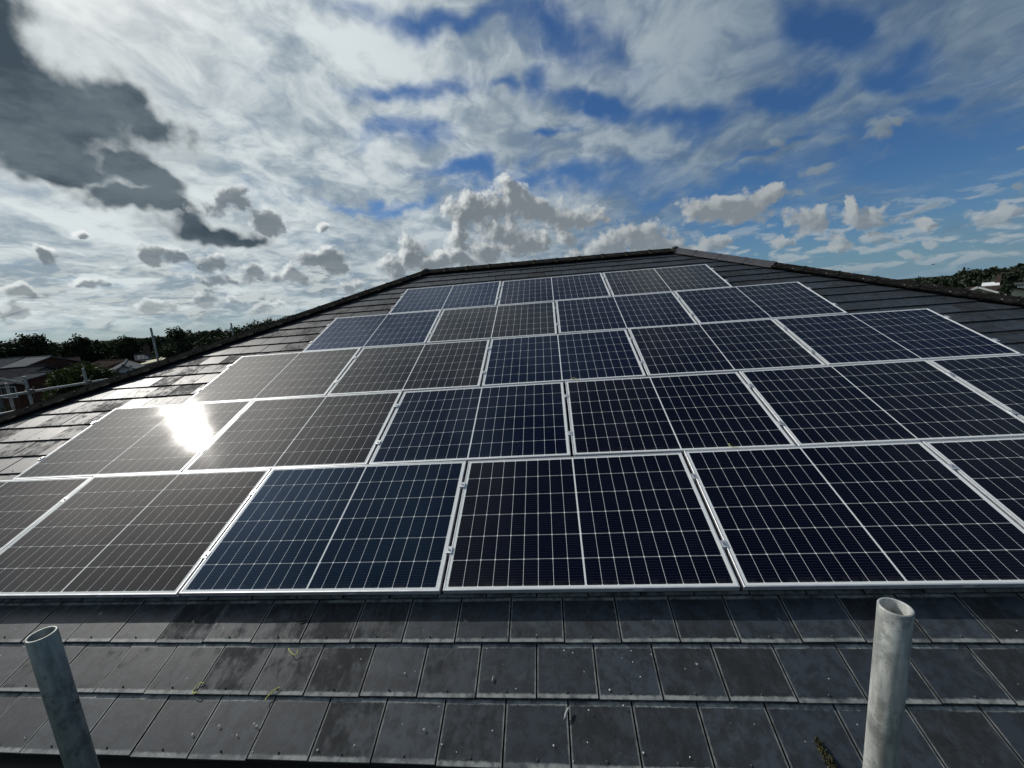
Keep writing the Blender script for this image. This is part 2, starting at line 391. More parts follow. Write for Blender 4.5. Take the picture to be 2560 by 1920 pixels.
def slate_material():
    m_, t_, bs = material('slate')
    uv = t_.n('ShaderNodeUVMap', uv_map='slate').outputs[0]
    u, v_, _ = t_.sep(uv)
    rnd = t_.n('ShaderNodeAttribute', attribute_name='slate_rand').outputs['Fac']
    co = t_.n('ShaderNodeTexCoord').outputs['Object']
    co = t_.v('ADD', co, t_.v('SCALE', (3.1, 1.7, 9.3), scale=t_.m('MULTIPLY', rnd, 7.0)))
    big = t_.noise(co, 5.0, 6.0, 0.62)
    fine = t_.noise(t_.v('MULTIPLY', co, (1.0, 0.45, 1.0)), 26.0, 6.0, 0.65)
    grain = t_.noise(co, 160.0, 3.0, 0.6)
    r2 = t_.m('FRACT', t_.m('MULTIPLY', rnd, 17.3))
    clean = t_.mix(rnd, (0.034, 0.042, 0.051), (0.053, 0.064, 0.076))
    # brown-black algae in patches, more on some slates than on others
    dirt = t_.m('ADD', t_.m('MULTIPLY', t_.m('SUBTRACT', big, 0.5), 2.0), t_.m('MULTIPLY', t_.m('SUBTRACT', fine, 0.5), 1.5))
    dirt = t_.step(t_.m('ADD', dirt, t_.m('SUBTRACT', t_.m('MULTIPLY', t_.m('POWER', r2, 1.6), 0.75), 0.42)), -0.10, 0.50)
    col = t_.mix(t_.m('MULTIPLY', dirt, 0.80), clean, (0.026, 0.027, 0.026))
    col = t_.mix(t_.step(t_.noise(co, 14.0, 7.0, 0.7, 0.3), 0.42, 0.60, 0.0, 0.68), col, (0.020, 0.022, 0.024))
    # pale bloom from weathering
    bloom = t_.step(t_.noise(co, 9.0, 5.0, 0.7, 0.6), 0.58, 0.78)
    col = t_.mix(t_.m('MULTIPLY', bloom, 0.45), col, (0.11, 0.12, 0.125))
    # pale lime line along the edges
    wob = t_.m('MULTIPLY', t_.m('SUBTRACT', t_.noise(co, 45.0, 4.0, 0.65), 0.5), 0.07)
    ev = t_.m('ADD', v_, wob)
    eu = t_.m('MULTIPLY', t_.m('MINIMUM', u, t_.m('SUBTRACT', 1.0, u)), 1.17)
    e1 = t_.step(t_.m('ABSOLUTE', t_.m('SUBTRACT', ev, 0.030)), 0.060, 0.018)
    e2 = t_.step(t_.m('ABSOLUTE', t_.m('SUBTRACT', ev, 0.950)), 0.055, 0.014)
    e3 = t_.step(t_.m('ADD', eu, t_.m('MULTIPLY', wob, 0.5)), 0.036, 0.008)
    edge = t_.m('MAXIMUM', t_.m('MAXIMUM', e1, e2), t_.m('MULTIPLY', e3, 0.75))
    edge = t_.m('MULTIPLY', edge, t_.m('MULTIPLY', t_.step(fine, 0.28, 0.58, 0.2, 1.0), t_.step(big, 0.34, 0.56, 0.25, 1.0)))
    col = t_.mix(t_.m('MULTIPLY', t_.m('MULTIPLY', edge, 0.92), t_.n('ShaderNodeAttribute', attribute_name='lime').outputs['Fac']), col, (0.30, 0.315, 0.30))
    # lichen discs
    vo = t_.n('ShaderNodeTexVoronoi', feature='F1')
    t_.put(vo.inputs['Vector'], co)
    vo.inputs['Scale'].default_value = 7.0
    cs = t_.sep(vo.outputs['Color'])
    disc = t_.m('MULTIPLY', t_.step(t_.m('ADD', vo.outputs['Distance'], t_.m('MULTIPLY', grain, 0.05)), 0.115, 0.075), t_.m('GREATER_THAN', cs[0], 0.90))
    col = t_.mix(t_.m('MULTIPLY', disc, 0.8), col, t_.mix(t_.m('GREATER_THAN', cs[1], 0.6), (0.22, 0.21, 0.19), (0.24, 0.115, 0.03)))
    # white specks
    v2 = t_.n('ShaderNodeTexVoronoi', feature='F1')
    t_.put(v2.inputs['Vector'], co)
    v2.inputs['Scale'].default_value = 30.0
    c2 = t_.sep(v2.outputs['Color'])
    speck = t_.m('MULTIPLY', t_.m('LESS_THAN', v2.outputs['Distance'], t_.m('MULTIPLY', c2[1], 0.12)), t_.m('GREATER_THAN', c2[0], 0.90))
    col = t_.mix(t_.m('MULTIPLY', speck, 0.8), col, (0.42, 0.41, 0.37))
    col = t_.mix(t_.step(grain, 0.35, 0.65, 0.0, 0.22), col, t_.v('SCALE', col, scale=0.6))
    t_.put(bs.inputs['Base Color'], col)
    ro = t_.m('ADD', t_.step(r2, 0, 1, 0.47, 0.58), t_.m('MULTIPLY', dirt, 0.20))
    t_.put(bs.inputs['Roughness'], t_.m('ADD', ro, t_.m('MULTIPLY', t_.m('SUBTRACT', fine, 0.5), 0.18), clamp=True))
    t_.put(bs.inputs['Specular IOR Level'], t_.m('SUBTRACT', 0.25, t_.m('MULTIPLY', dirt, 0.10)))
    bump(t_, bs, t_.m('ADD', t_.m('MULTIPLY', fine, 0.7), t_.m('MULTIPLY', grain, 0.25)), 0.22, 0.006)
    return m_


def cap_material():
    m_, t_, bs = material('lichened ridge tile')
    co = t_.n('ShaderNodeTexCoord').outputs['Object']
    rnd = t_.n('ShaderNodeObjectInfo').outputs['Random']
    n = t_.noise(co, 9.0, 6.0, 0.65)
    col = t_.mix(t_.step(n, 0.3, 0.7), (0.009, 0.009, 0.009), (0.028, 0.027, 0.025))
    l1 = t_.step(t_.noise(t_.v('ADD', co, (7, 3, 1)), 7.0, 6.0, 0.65), 0.57, 0.63)
    l2 = t_.step(t_.noise(t_.v('ADD', co, (1, 9, 4)), 8.0, 6.0, 0.65), 0.615, 0.66)
    l3 = t_.step(t_.noise(t_.v('ADD', co, (5, 2, 8)), 26.0, 4.0, 0.6), 0.66, 0.69)
    col = t_.mix(t_.m('MULTIPLY', l1, 0.5), col, (0.11, 0.105, 0.085))
    col = t_.mix(t_.m('MULTIPLY', l2, 0.75), col, (0.20, 0.145, 0.045))
    col = t_.mix(t_.m('MULTIPLY', l3, 0.9), col, (0.5, 0.5, 0.47))
    t_.put(bs.inputs['Base Color'], col)
    bs.inputs['Roughness'].default_value = 0.9
    bs.inputs['Specular IOR Level'].default_value = 0.0
    bump(t_, bs, n, 0.6, 0.02)
    return m_


def glass_material():
    """cells, gaps and wires of a 108 half-cell panel under glass, in metres of the panel's own surface"""
    m_, t_, bs = material('solar cells under glass')
    co = t_.n('ShaderNodeTexCoord').outputs['Object']
    x, y, _ = t_.sep(co)
    oi = t_.n('ShaderNodeObjectInfo').outputs['Random']
    hz_ = t_.n('ShaderNodeAttribute', attribute_type='OBJECT', attribute_name='glass_haze').outputs['Fac']
    u = t_.m('SUBTRACT', t_.m('ABSOLUTE', x), 0.0045)
    PU, PV = 0.0922, 0.1813
    cu = t_.m('DIVIDE', u, PU)
    cv = t_.m('DIVIDE', t_.m('SUBTRACT', y, 0.0231), PV)
    fu = t_.m('MULTIPLY', t_.m('SUBTRACT', t_.m('FRACT', cu), 0.5), PU)
    fv = t_.m('MULTIPLY', t_.m('SUBTRACT', t_.m('FRACT', cv), 0.5), PV)
    du = t_.m('SUBTRACT', PU / 2, t_.m('ABSOLUTE', fu))     # distance to the cell borders
    dv = t_.m('SUBTRACT', PV / 2, t_.m('ABSOLUTE', fv))
    line = t_.m('MAXIMUM', t_.m('LESS_THAN', du, 0.00100), t_.m('LESS_THAN', dv, 0.00095))
    cham = t_.m('LESS_THAN', t_.m('ADD', du, dv), 0.0070)
    out = t_.m('MAXIMUM', t_.m('LESS_THAN', u, 0.0), t_.m('GREATER_THAN', u, PU * 9))
    out = t_.m('MAXIMUM', out, t_.m('MAXIMUM', t_.m('LESS_THAN', cv, 0.0), t_.m('GREATER_THAN', cv, 6.0)))
    white = t_.m('MAXIMUM', t_.m('MAXIMUM', line, cham), out)
    bus = t_.m('LESS_THAN', t_.m('ABSOLUTE', t_.m('SUBTRACT', t_.m('FRACT', t_.m('MULTIPLY', cv, 10.0)), 0.5)), 0.035)
    cell_id = t_.v('FLOOR', t_.xyz(t_.m('MULTIPLY', cu, t_.m('SIGN', x)), cv))
    wn = t_.n('ShaderNodeTexWhiteNoise', noise_dimensions='3D')
    t_.put(wn.inputs['Vector'], t_.v('ADD', cell_id, t_.xyz(t_.m('MULTIPLY', oi, 37.0), 0.0)))
    cell = t_.mix(wn.outputs['Value'], (0.0014, 0.0019, 0.0066), (0.0024, 0.0030, 0.0092))
    cell = t_.mix(t_.m('MULTIPLY', bus, 0.75), cell, (0.045, 0.048, 0.058))
    col = t_.mix(white, cell, (0.74, 0.76, 0.74))
    dust = t_.noise(t_.v('ADD', co, t_.xyz(t_.m('MULTIPLY', oi, 60.0), 0.0)), 2.2, 6.0, 0.6)
    grime = t_.m('MULTIPLY', t_.step(y, 0.075, 0.008), t_.step(t_.noise(t_.v('MULTIPLY', co, (1.0, 0.35, 1.0)), 30.0, 5.0, 0.65), 0.40, 0.70, 0.004, 0.07))
    spots = t_.step(t_.noise(t_.v('ADD', co, t_.xyz(t_.m('MULTIPLY', oi, 91.0), 0.0)), 75.0, 3.0, 0.7), 0.70, 0.78, 0.0, 0.03)
    col = t_.mix(t_.m('ADD', t_.m('ADD', grime, spots), t_.step(dust, 0.40, 0.80, 0.0, 0.004)), col, (0.40, 0.37, 0.33))
    t_.put(bs.inputs['Base Color'], col)
    t_.put(bs.inputs['Roughness'], t_.m('ADD', t_.m('MULTIPLY', oi, 0.015), t_.step(dust, 0.3, 0.7, 0.048, 0.072)))
    bs.inputs['IOR'].default_value = 1.48
    t_.put(bs.inputs['Specular IOR Level'], t_.m('ADD', 0.25, t_.m('MULTIPLY', hz_, 0.42)))
    # the anti-glare coating: a thin film, thicker on the paler, bluer panels
    t_.put(bs.inputs['Thin Film Thickness'], t_.m('ADD', t_.m('ADD', 100.0, t_.m('MULTIPLY', oi, 12.0)), t_.m('ADD', t_.m('MULTIPLY', hz_, 20.0), t_.m('MULTIPLY', t_.m('GREATER_THAN', hz_, 0.3), 50.0))))
    bs.inputs['Thin Film IOR'].default_value = 1.315
    bump(t_, bs, t_.noise(co, 420.0, 2.0, 0.5), 0.05, 0.0006)
    return m_


M_SLATE = slate_material()
M_CAP = cap_material()
M_CAPNEW = mottled('plain grey ridge tile', (0.060, 0.060, 0.066), (0.085, 0.085, 0.090), 14, 0.62, bumpy=0.1)
M_GLASS = glass_material()
M_ALU = mottled('anodised aluminium', (0.62, 0.63, 0.64), (0.72, 0.73, 0.74), 9, 0.42, metal=0.55)
M_STEEL = mottled('stainless bolt', (0.45, 0.45, 0.45), (0.6, 0.6, 0.6), 30, 0.35, metal=0.9)
M_STICK = mottled('silver sticker', (0.55, 0.55, 0.55), (0.7, 0.7, 0.7), 60, 0.4)
M_DARK = mottled('bitumen underlay', (0.010, 0.010, 0.011), (0.016, 0.016, 0.017), 9, 0.9)
M_NAIL = mottled('dull nail', (0.05, 0.05, 0.05), (0.12, 0.12, 0.115), 60, 0.6, metal=0.3)
M_GALV = mottled('galvanised steel', (0.20, 0.215, 0.21), (0.40, 0.415, 0.40), 11, 0.50, metal=0.45, detail=9, bumpy=0.12, c=(0.115, 0.12, 0.115), cthr=(0.55, 0.72), cscale=24)
def pole_material():
    m_, t_, bs = material('streaked galvanised tube')
    co = t_.n('ShaderNodeTexCoord').outputs['Object']
    shade_rust = t_.n('ShaderNodeAttribute', attribute_type='OBJECT', attribute_name='shade_rust').outputs['Fac']
    co = t_.v('ADD', co, t_.xyz(t_.m('MULTIPLY', shade_rust, 3.0), 0.0))
    st = t_.noise(t_.v('MULTIPLY', co, (1.0, 1.0, 0.16)), 60.0, 6.0, 0.65)
    bl = t_.noise(co, 17.0, 7.0, 0.68)
    sc2 = t_.noise(t_.v('MULTIPLY', co, (1.0, 1.0, 0.5)), 110.0, 4.0, 0.7)
    col = t_.mix(t_.step(st, 0.34, 0.66), (0.32, 0.33, 0.315), (0.56, 0.57, 0.55))
    col = t_.mix(t_.step(bl, 0.48, 0.62, 0, 0.7), col, (0.17, 0.185, 0.177))
    col = t_.mix(t_.step(t_.noise(t_.v('ADD', co, (4, 4, 4)), 22.0, 5.0, 0.6), 0.60, 0.68, 0, 0.7), col, (0.55, 0.57, 0.54))
    col = t_.mix(t_.step(sc2, 0.66, 0.74, 0, 0.8), col, (0.05, 0.055, 0.055))
    col = t_.mix(t_.m('MULTIPLY', t_.step(t_.noise(t_.v('ADD', co, (9, 2, 5)), 9.0, 5.0, 0.6), 0.62, 0.72), shade_rust), col, (0.16, 0.085, 0.05))
    col = t_.mix(t_.m('MULTIPLY', shade_rust, 0.55), col, t_.v('MULTIPLY', col, (0.28, 0.345, 0.31)))  # shade on the backlit left tube, put into its base colour
    t_.put(bs.inputs['Base Color'], col)
    bs.inputs['Metallic'].default_value = 0.35
    t_.put(bs.inputs['Roughness'], t_.step(bl, 0.3, 0.7, 0.42, 0.68))
    bump(t_, bs, t_.m('ADD', bl, t_.m('MULTIPLY', sc2, 0.5)), 0.25, 0.002)
    return m_
M_POLE = pole_material()
M_RAIL = mottled('pale galvanised tube', (0.28, 0.31, 0.30), (0.40, 0.43, 0.41), 14, 0.45, metal=0.3)
M_UPVC = mottled('white gutter plastic', (0.66, 0.67, 0.66), (0.76, 0.77, 0.76), 6, 0.45)
M_SILT = mottled('gutter silt', (0.010, 0.010, 0.009), (0.02, 0.02, 0.017), 20, 0.95)
M_BRICK_H = mottled('house brick', (0.20, 0.105, 0.07), (0.29, 0.16, 0.11), 3, 0.9)
M_COUPLER = mottled('coupler steel', (0.10, 0.09, 0.08), (0.22, 0.19, 0.16), 40, 0.6, metal=0.5, c=(0.22, 0.08, 0.04), cthr=(0.55, 0.7), cscale=30)


# ------------------------------------------------------------------ the roof we look along
cT, sT = math.cos(TH), math.sin(TH)
def roof(x, y, z=0.0):
    """roof coordinates (along the eaves, up the slope, off the panels' faces) to world"""
    return Vector((x, y * cT - z * sT, y * sT + z * cT))

ZS = -0.088                         # top of a slate's lower edge
GAUGE, SW = 0.2637, 0.3085
Y_EAVE = 0.012 - 3 * GAUGE
Y_RIDGE = 6.90
XL, XR = -1.30, 3.66                # ridge ends
e0 = roof(0, Y_EAVE, ZS)
r0 = roof(0, Y_RIDGE, ZS)
RUN = r0.y - e0.y                   # plan distance from eaves to ridge
EAVE_Z = e0.z
Y_BACK = r0.y + RUN


def slope_mesh(bm, uvl, rl, ll, width_x0, width_x1, n_up, frame, phase, clips):
    """one slope of slates; frame maps (x along eaves, y up the slope, z off it) to world"""
    for k in range(n_up + 1):
        yb = k * GAUGE
        off = phase + (0.5 if k % 2 else 0.0) * SW
        i0 = int(math.floor((width_x0 - off) / SW)) - 1
        i1 = int(math.ceil((width_x1 - off) / SW)) + 1
        for i in range(i0, i1):
            xa = off + i * SW
            if clips[0](xa + SW / 2, yb + GAUGE / 2) is False: continue
            rv = random.random()
            jz, jy, jt = random.uniform(-.0012, .0012), random.uniform(-.003, .003), random.uniform(-.0015, .0015)
            g = 0.0042
            x0_, x1_ = xa + g, xa + SW - g
            L = GAUGE + 0.05
            zb, zt = jz, jz - 0.0155 * L / GAUGE
            T = 0.015
            P = [(x0_, yb + jy, zb + jt), (x1_, yb + jy, zb - jt), (x1_, yb + L, zt - jt), (x0_, yb + L, zt + jt)]
            bev = 0.002
            top = [bm.verts.new(frame(*q)) for q in P]
            bot = [bm.verts.new(frame(q[0], q[1], q[2] - T)) for q in P]
            vv = L / GAUGE
            quads = [((top[0], top[1], top[2], top[3]), ((0, 0), (1, 0), (1, vv), (0, vv)), 0),
                     ((bot[0], bot[1], top[1], top[0]), ((0.1, .09), (.9, .09), (.9, .05), (.1, .05)), 0),
                     ((bot[3], bot[0], top[0], top[3]), ((.5, .5),) * 4, 1),
                     ((bot[1], bot[2], top[2], top[1]), ((.5, .5),) * 4, 1)]
            for vs, us, mi in quads:
                f_ = bm.faces.new(vs)
                f_[rl] = rv
                f_[ll] = 1.0 if k < 4 else max(.10, .5 - .1 * (k - 4)) * random.uniform(.4, 1.0)
                f_.material_index = mi
                for lp, uv_ in zip(f_.loops, us): lp[uvl].uv = uv_


house = empty('slate_roofed_building', (0, 0, 0), label='large hipped building in dark grey slates carrying the solar panels', cat='building')
GROUND_Z = -7.4

bm = bmesh.new()
uvl = bm.loops.layers.uv.new('slate')
rl = bm.faces.layers.float.new('slate_rand')
ll = bm.faces.layers.float.new('lime')
SL = Y_RIDGE - Y_EAVE
n_up = int(SL / GAUGE)
HX = RUN / SL                        # plan run per metre up the slope
def front_frame(x, y, z): return roof(x, Y_EAVE + y, ZS + z)
xe0, xe1 = XL - RUN, XR + RUN
inside = lambda x, y: (xe0 + y * HX - 0.5 < x < xe1 - y * HX + 0.5) and y < SL + .1
slope_mesh(bm, uvl, rl, ll, xe0, xe1, n_up, front_frame, 0.974 + SW / 2, (inside,))
def cut(bm, co, no):
    bmesh.ops.bisect_plane(bm, geom=bm.verts[:] + bm.edges[:] + bm.faces[:], plane_co=co, plane_no=no, clear_outer=True)
cut(bm, Vector((XL, r0.y, 0)), Vector((-1, 1, 0)))
cut(bm, Vector((XR, r0.y, 0)), Vector((1, 1, 0)))
cut(bm, r0, Vector((0, 1, 0)))
# nails near the foot of every slate of the lower courses
for k in range(0, 14):
    off = 0.974 + SW / 2 + (0.5 if k % 2 else 0.0) * SW
    for i in range(-34, 34):
        x = off + (i + 0.5) * SW
        y = k * GAUGE + 0.028
        if not (xe0 + y * HX < x < xe1 - y * HX): continue
        c0 = front_frame(x + random.uniform(-.006, .006), y, 0.001)
        u_, v_, w_ = Vector((1, 0, 0)), Vector((0, cT, sT)), Vector((0, -sT, cT))
        ring = [bm.verts.new(c0 + (u_ * math.cos(a) + v_ * math.sin(a)) * .0055) for a in np.linspace(0, 2 * math.pi, 7)[:-1]]
        tip = bm.verts.new(c0 + w_ * .006 + v_ * .002)
        for a in range(6):
            f_ = bm.faces.new((ring[a], ring[(a + 1) % 6], tip))
            f_.material_index = 2
# other slopes
xs0, xs1 = 0.0, 2 * RUN
def side_frame(sign, xa):
    def fr(x, y, z):
        # x runs along the eave from front to back
        up = y * cT - z * sT
        return Vector((xa + sign * up, e0.y + x, EAVE_Z + y * sT + z * cT))
    return fr
def back_frame(x, y, z):
    return Vector((x, Y_BACK - (y * cT - z * sT), EAVE_Z + y * sT + z * cT))
for which in ('left', 'right', 'back'):
    b2 = bmesh.new()
    ul2 = b2.loops.layers.uv.new('slate')
    rl2 = b2.faces.layers.float.new('slate_rand')
    ll2 = b2.faces.layers.float.new('lime')
    if which == 'back':
        slope_mesh(b2, ul2, rl2, ll2, xe0, xe1, n_up, back_frame, 0.0, (inside,))
        cut(b2, Vector((XL, r0.y, 0)), Vector((-1, -1, 0))); cut(b2, Vector((XR, r0.y, 0)), Vector((1, -1, 0))); cut(b2, r0, Vector((0, -1, 0)))
    else:
        sg, xa, xr = (1, xe0, XL) if which == 'left' else (-1, xe1, XR)
        ins2 = lambda x, y: y * HX - .5 < x < xs1 - y * HX + .5
        slope_mesh(b2, ul2, rl2, ll2, xs0, xs1, n_up, side_frame(sg, xa), 0.1, (ins2,))
        cut(b2, Vector((xr, r0.y, 0)), Vector((sg, -1, 0))); cut(b2, Vector((xr, r0.y, 0)), Vector((sg, 1, 0)))
    bmesh.ops.recalc_face_normals(b2, faces=b2.faces[:]) if False else None
    tmp = bpy.data.meshes.new('tmp'); b2.to_mesh(tmp); b2.free(); bm.from_mesh(tmp); bpy.data.meshes.remove(tmp)
# sarking underneath
def und(p): return bm.verts.new(p)
uz = 0.045
E4 = [Vector((xe0 + .02, e0.y + .02, EAVE_Z - uz)), Vector((xe1 - .02, e0.y + .02, EAVE_Z - uz)), Vector((xe1 - .02, Y_BACK - .02, EAVE_Z - uz)), Vector((xe0 + .02, Y_BACK - .02, EAVE_Z - uz))]
A4 = [Vector((XL, r0.y, r0.z - uz)), Vector((XR, r0.y, r0.z - uz))]
ev = [und(p) for p in E4]; av = [und(p) for p in A4]
for q in ((ev[0], ev[1], av[1], av[0]), (ev[1], ev[2], av[1]), (ev[2], ev[3], av[0], av[1]), (ev[3], ev[0], av[0])):
    f_ = bm.faces.new(q); f_.material_index = 1
roof_o = finish('roof', bm, [M_SLATE, M_DARK, M_NAIL], house)

# hip and ridge tiles
def cap_mesh(length, half, n1, n2, tdir, plain):
    """one angled tile from the origin along tdir; n1, n2 are the normals of the two slopes"""
    up_ = (n1 + n2).normalized()
    w1 = tdir.cross(n1).normalized()
    w2 = n2.cross(tdir).normalized()
    if w1.z > 0: w1 = -w1
    if w2.z > 0: w2 = -w2
    if plain:
        prof = [w1 * half + n1 * .005, w1 * half * .72 + n1 * .030, w1 * half * .38 + up_ * .052, w1 * half * .10 + up_ * .066, w2 * half * .10 + up_ * .066, w2 * half * .38 + up_ * .052, w2 * half * .72 + n2 * .030, w2 * half + n2 * .005]
    else:
        prof = [w1 * half + n1 * .012, w1 * half + n1 * .030, w1 * half * .5 + n1 * .038, w1 * half * .14 + up_ * .048, up_ * .054, w2 * half * .14 + up_ * .048, w2 * half * .5 + n2 * .038, w2 * half + n2 * .030, w2 * half + n2 * .012]
    mb_ = MB()
    n = len(prof)
    def shell(s0, s1, lift, grow):
        pr_ = [q * grow + up_ * lift for q in prof]
        vs = [q + tdir * s0 for q in pr_] + [q + tdir * s1 for q in pr_]
        fs = [(i, i + 1, n + i + 1, n + i) for i in range(n - 1)]
        fs += [tuple(range(n - 1, -1, -1)), tuple(range(n, 2 * n)), (0, n, 2 * n - 1, n - 1)]
        mb_.add(vs, fs)
    shell(0.0, length - .008, 0, 1)
    shell(length - .045, length + .010, 0.003, 1.02)      # raised collar at the joint
    if not plain:
        b0 = tdir * (length - .02) + up_ * .056
        mb_.tube(b0, b0 + up_ * .008, .009, 6)
        mb_.tube(b0 + w1 * half * .75 - up_ * .03 , b0 + w1 * half * .75, .010, 6)
    return mb_


def cap_run(name, P0, P1, n1, n2, plain_to=0, material_=M_CAP):
    t_ = (P1 - P0).normalized()
    Ltot = (P1 - P0).length
    nt = round(Ltot / 0.45)
    L = Ltot / nt
    protos = {}
    for i in range(nt):
        pl = i < plain_to
        if pl not in protos:
            protos[pl] = cap_mesh(L, .155, n1, n2, t_, pl).build(name, M_CAPNEW if pl else material_, roof_o, smooth=False)
            o = protos[pl]
        else:
            o = copy_of(protos[pl], roof_o)
        o.location = P0 + t_ * (i * L)
nF = Vector((0, -sT, cT)); nB = Vector((0, sT, cT)); nL = Vector((-sT, 0, cT)); nR = Vector((sT, 0, cT))
lift = 0.012
apL = Vector((XL, r0.y, r0.z + lift)); apR = Vector((XR, r0.y, r0.z + lift))
cap_run('ridge_tile', apL, apR, nF, nB)
cap_run('hip_tile', apL, Vector((xe0, e0.y, EAVE_Z + lift)), nF, nL)
cap_run('hip_tile', apR, Vector((xe1, e0.y, EAVE_Z + lift)), nF, nR, plain_to=4)
# mortar caps at the two ends of the ridge
for ap in (apL, apR):
    bmj = bmesh.new()
    bmesh.ops.create_icosphere(bmj, subdivisions=2, radius=.085)
    for q in bmj.verts: q.co = Vector((q.co.x, q.co.y, q.co.z * .55 + .035)) + Vector((random.uniform(-.006, .006),) * 3)
    o = finish('mortar_cap', bmj, M_CAPNEW, roof_o, smooth=True)
    o.location = ap

# walls, fascia, soffit
mb = MB()
wx0, wx1, wy0, wy1 = xe0 + .45, xe1 - .45, e0.y + .45, Y_BACK - .45
mb.box(((wx0 + wx1) / 2, (wy0 + wy1) / 2, (GROUND_Z + EAVE_Z - .25) / 2), (wx1 - wx0, wy1 - wy0, EAVE_Z - .25 - GROUND_Z))
mb.build('wall', M_BRICK_H, house)
mb = MB()
mb.box(((xe0 + xe1) / 2, e0.y + .07, EAVE_Z - .15), (xe1 - xe0 - .1, .022, .2))
mb.box(((xe0 + xe1) / 2, Y_BACK - .07, EAVE_Z - .15), (xe1 - xe0 - .1, .022, .2))
mb.box((xe0 + .07, r0.y, EAVE_Z - .15), (.022, 2 * RUN - .17, .2))
mb.box((xe1 - .07, r0.y, EAVE_Z - .15), (.022, 2 * RUN - .17, .2))
mb.box(((xe0 + xe1) / 2, r0.y, EAVE_Z - .255), (xe1 - xe0 - .1, 2 * RUN - .1, .012))
mb.build('fascia', M_UPVC, house)
# gutters: half round trough with silt
def gutter(a, b, out):
    a, b, out = Vector(a), Vector(b), Vector(out)
    mb_ = MB(); si = MB()
    prof, prof2 = [], []
    for i in range(9):
        an = math.pi * i / 8
        prof.append(out * (-math.cos(an) * .058) + Vector((0, 0, -math.sin(an) * .058)))
        prof2.append(out * (-math.cos(an) * .054) + Vector((0, 0, -math.sin(an) * .054)))
    P = [prof[-1] + out * .007, *reversed(prof), *prof2, prof2[-1]]
    P = prof + [prof[-1] + out * .006 + Vector((0, 0, .004)), prof2[-1] + Vector((0, 0, .004))] + list(reversed(prof2))
    n = len(P)
    vs = [a + q for q in P] + [b + q for q in P]
    mb_.add(vs, [(i, (i + 1) % n, n + (i + 1) % n, n + i) for i in range(n)] + [tuple(range(n - 1, -1, -1)), tuple(range(n, 2 * n))])
    g_ = mb_.build('gutter', M_UPVC, house)
    w = .052
    si.add([a + out * -w + Vector((0, 0, -.018)), a + out * w + Vector((0, 0, -.018)), b + out * w + Vector((0, 0, -.018)), b + out * -w + Vector((0, 0, -.018))], [(0, 1, 2, 3)])
    si.build('gutter_silt', M_SILT, g_)
gz = EAVE_Z - .045
gutter((xe0 - .06, e0.y - .008, gz), (xe1 + .06, e0.y - .008, gz), (0, -1, 0))
gutter((xe0 - .008, e0.y - .06, gz), (xe0 - .008, Y_BACK + .06, gz), (-1, 0, 0))
gutter((xe1 + .008, e0.y - .06, gz), (xe1 + .008, Y_BACK + .06, gz), (1, 0, 0))

# ------------------------------------------------------------------ solar panels
PW, PH, GX, PY = 1.722, 1.134, 0.022, 1.1457
PT = 0.035
X0 = [-3.0871, -3.9598, -3.1062, -2.2285, -1.3728]
ROWS = [(-1, 5), (0, 6), (0, 5), (0, 4), (0, 3)]
ROWN = ['bottom row', 'second row up', 'middle row', 'fourth row up', 'top row']
ORD = ['first', 'second', 'third', 'fourth', 'fifth', 'sixth', 'seventh']

def frame_mesh():
    mb_ = MB()
    f, lip = .0082, .0018
    def ring(x, y0, y1, z): return [(-x, y0, z), (x, y0, z), (x, y1, z), (-x, y1, z)]
    X, b = PW / 2, .0009
    loops = [ring(X - .004, .004, PH - .004, -PT), ring(X, 0, PH, -PT + .001), ring(X, 0, PH, -b), ring(X - b, b, PH - b, 0),
             ring(X - f, f, PH - f, 0), ring(X - f - .0006, f + .0006, PH - f - .0006, -lip - .002), ring(X - .002, .002, PH - .002, -PT + .004), ]
    vs = [q for l in loops[:6] for q in l]
    fs = []
    for k in range(5):
        for i in range(4):
            fs.append((k * 4 + i, k * 4 + (i + 1) % 4, k * 4 + 4 + (i + 1) % 4, k * 4 + 4 + i))
    mb_.add(vs, fs)
    return mb_
def laminate_mesh():
    mb_ = MB()
    X, f = PW / 2 - .0079, .0079
    z0, z1 = -.0018, -.0060
    vs = [(-X, f, z0), (X, f, z0), (X, PH - f, z0), (-X, PH - f, z0), (-X, f, z1), (X, f, z1), (X, PH - f, z1), (-X, PH - f, z1)]
    mb_.add(vs, [(0, 1, 2, 3), (7, 6, 5, 4)])
    return mb_

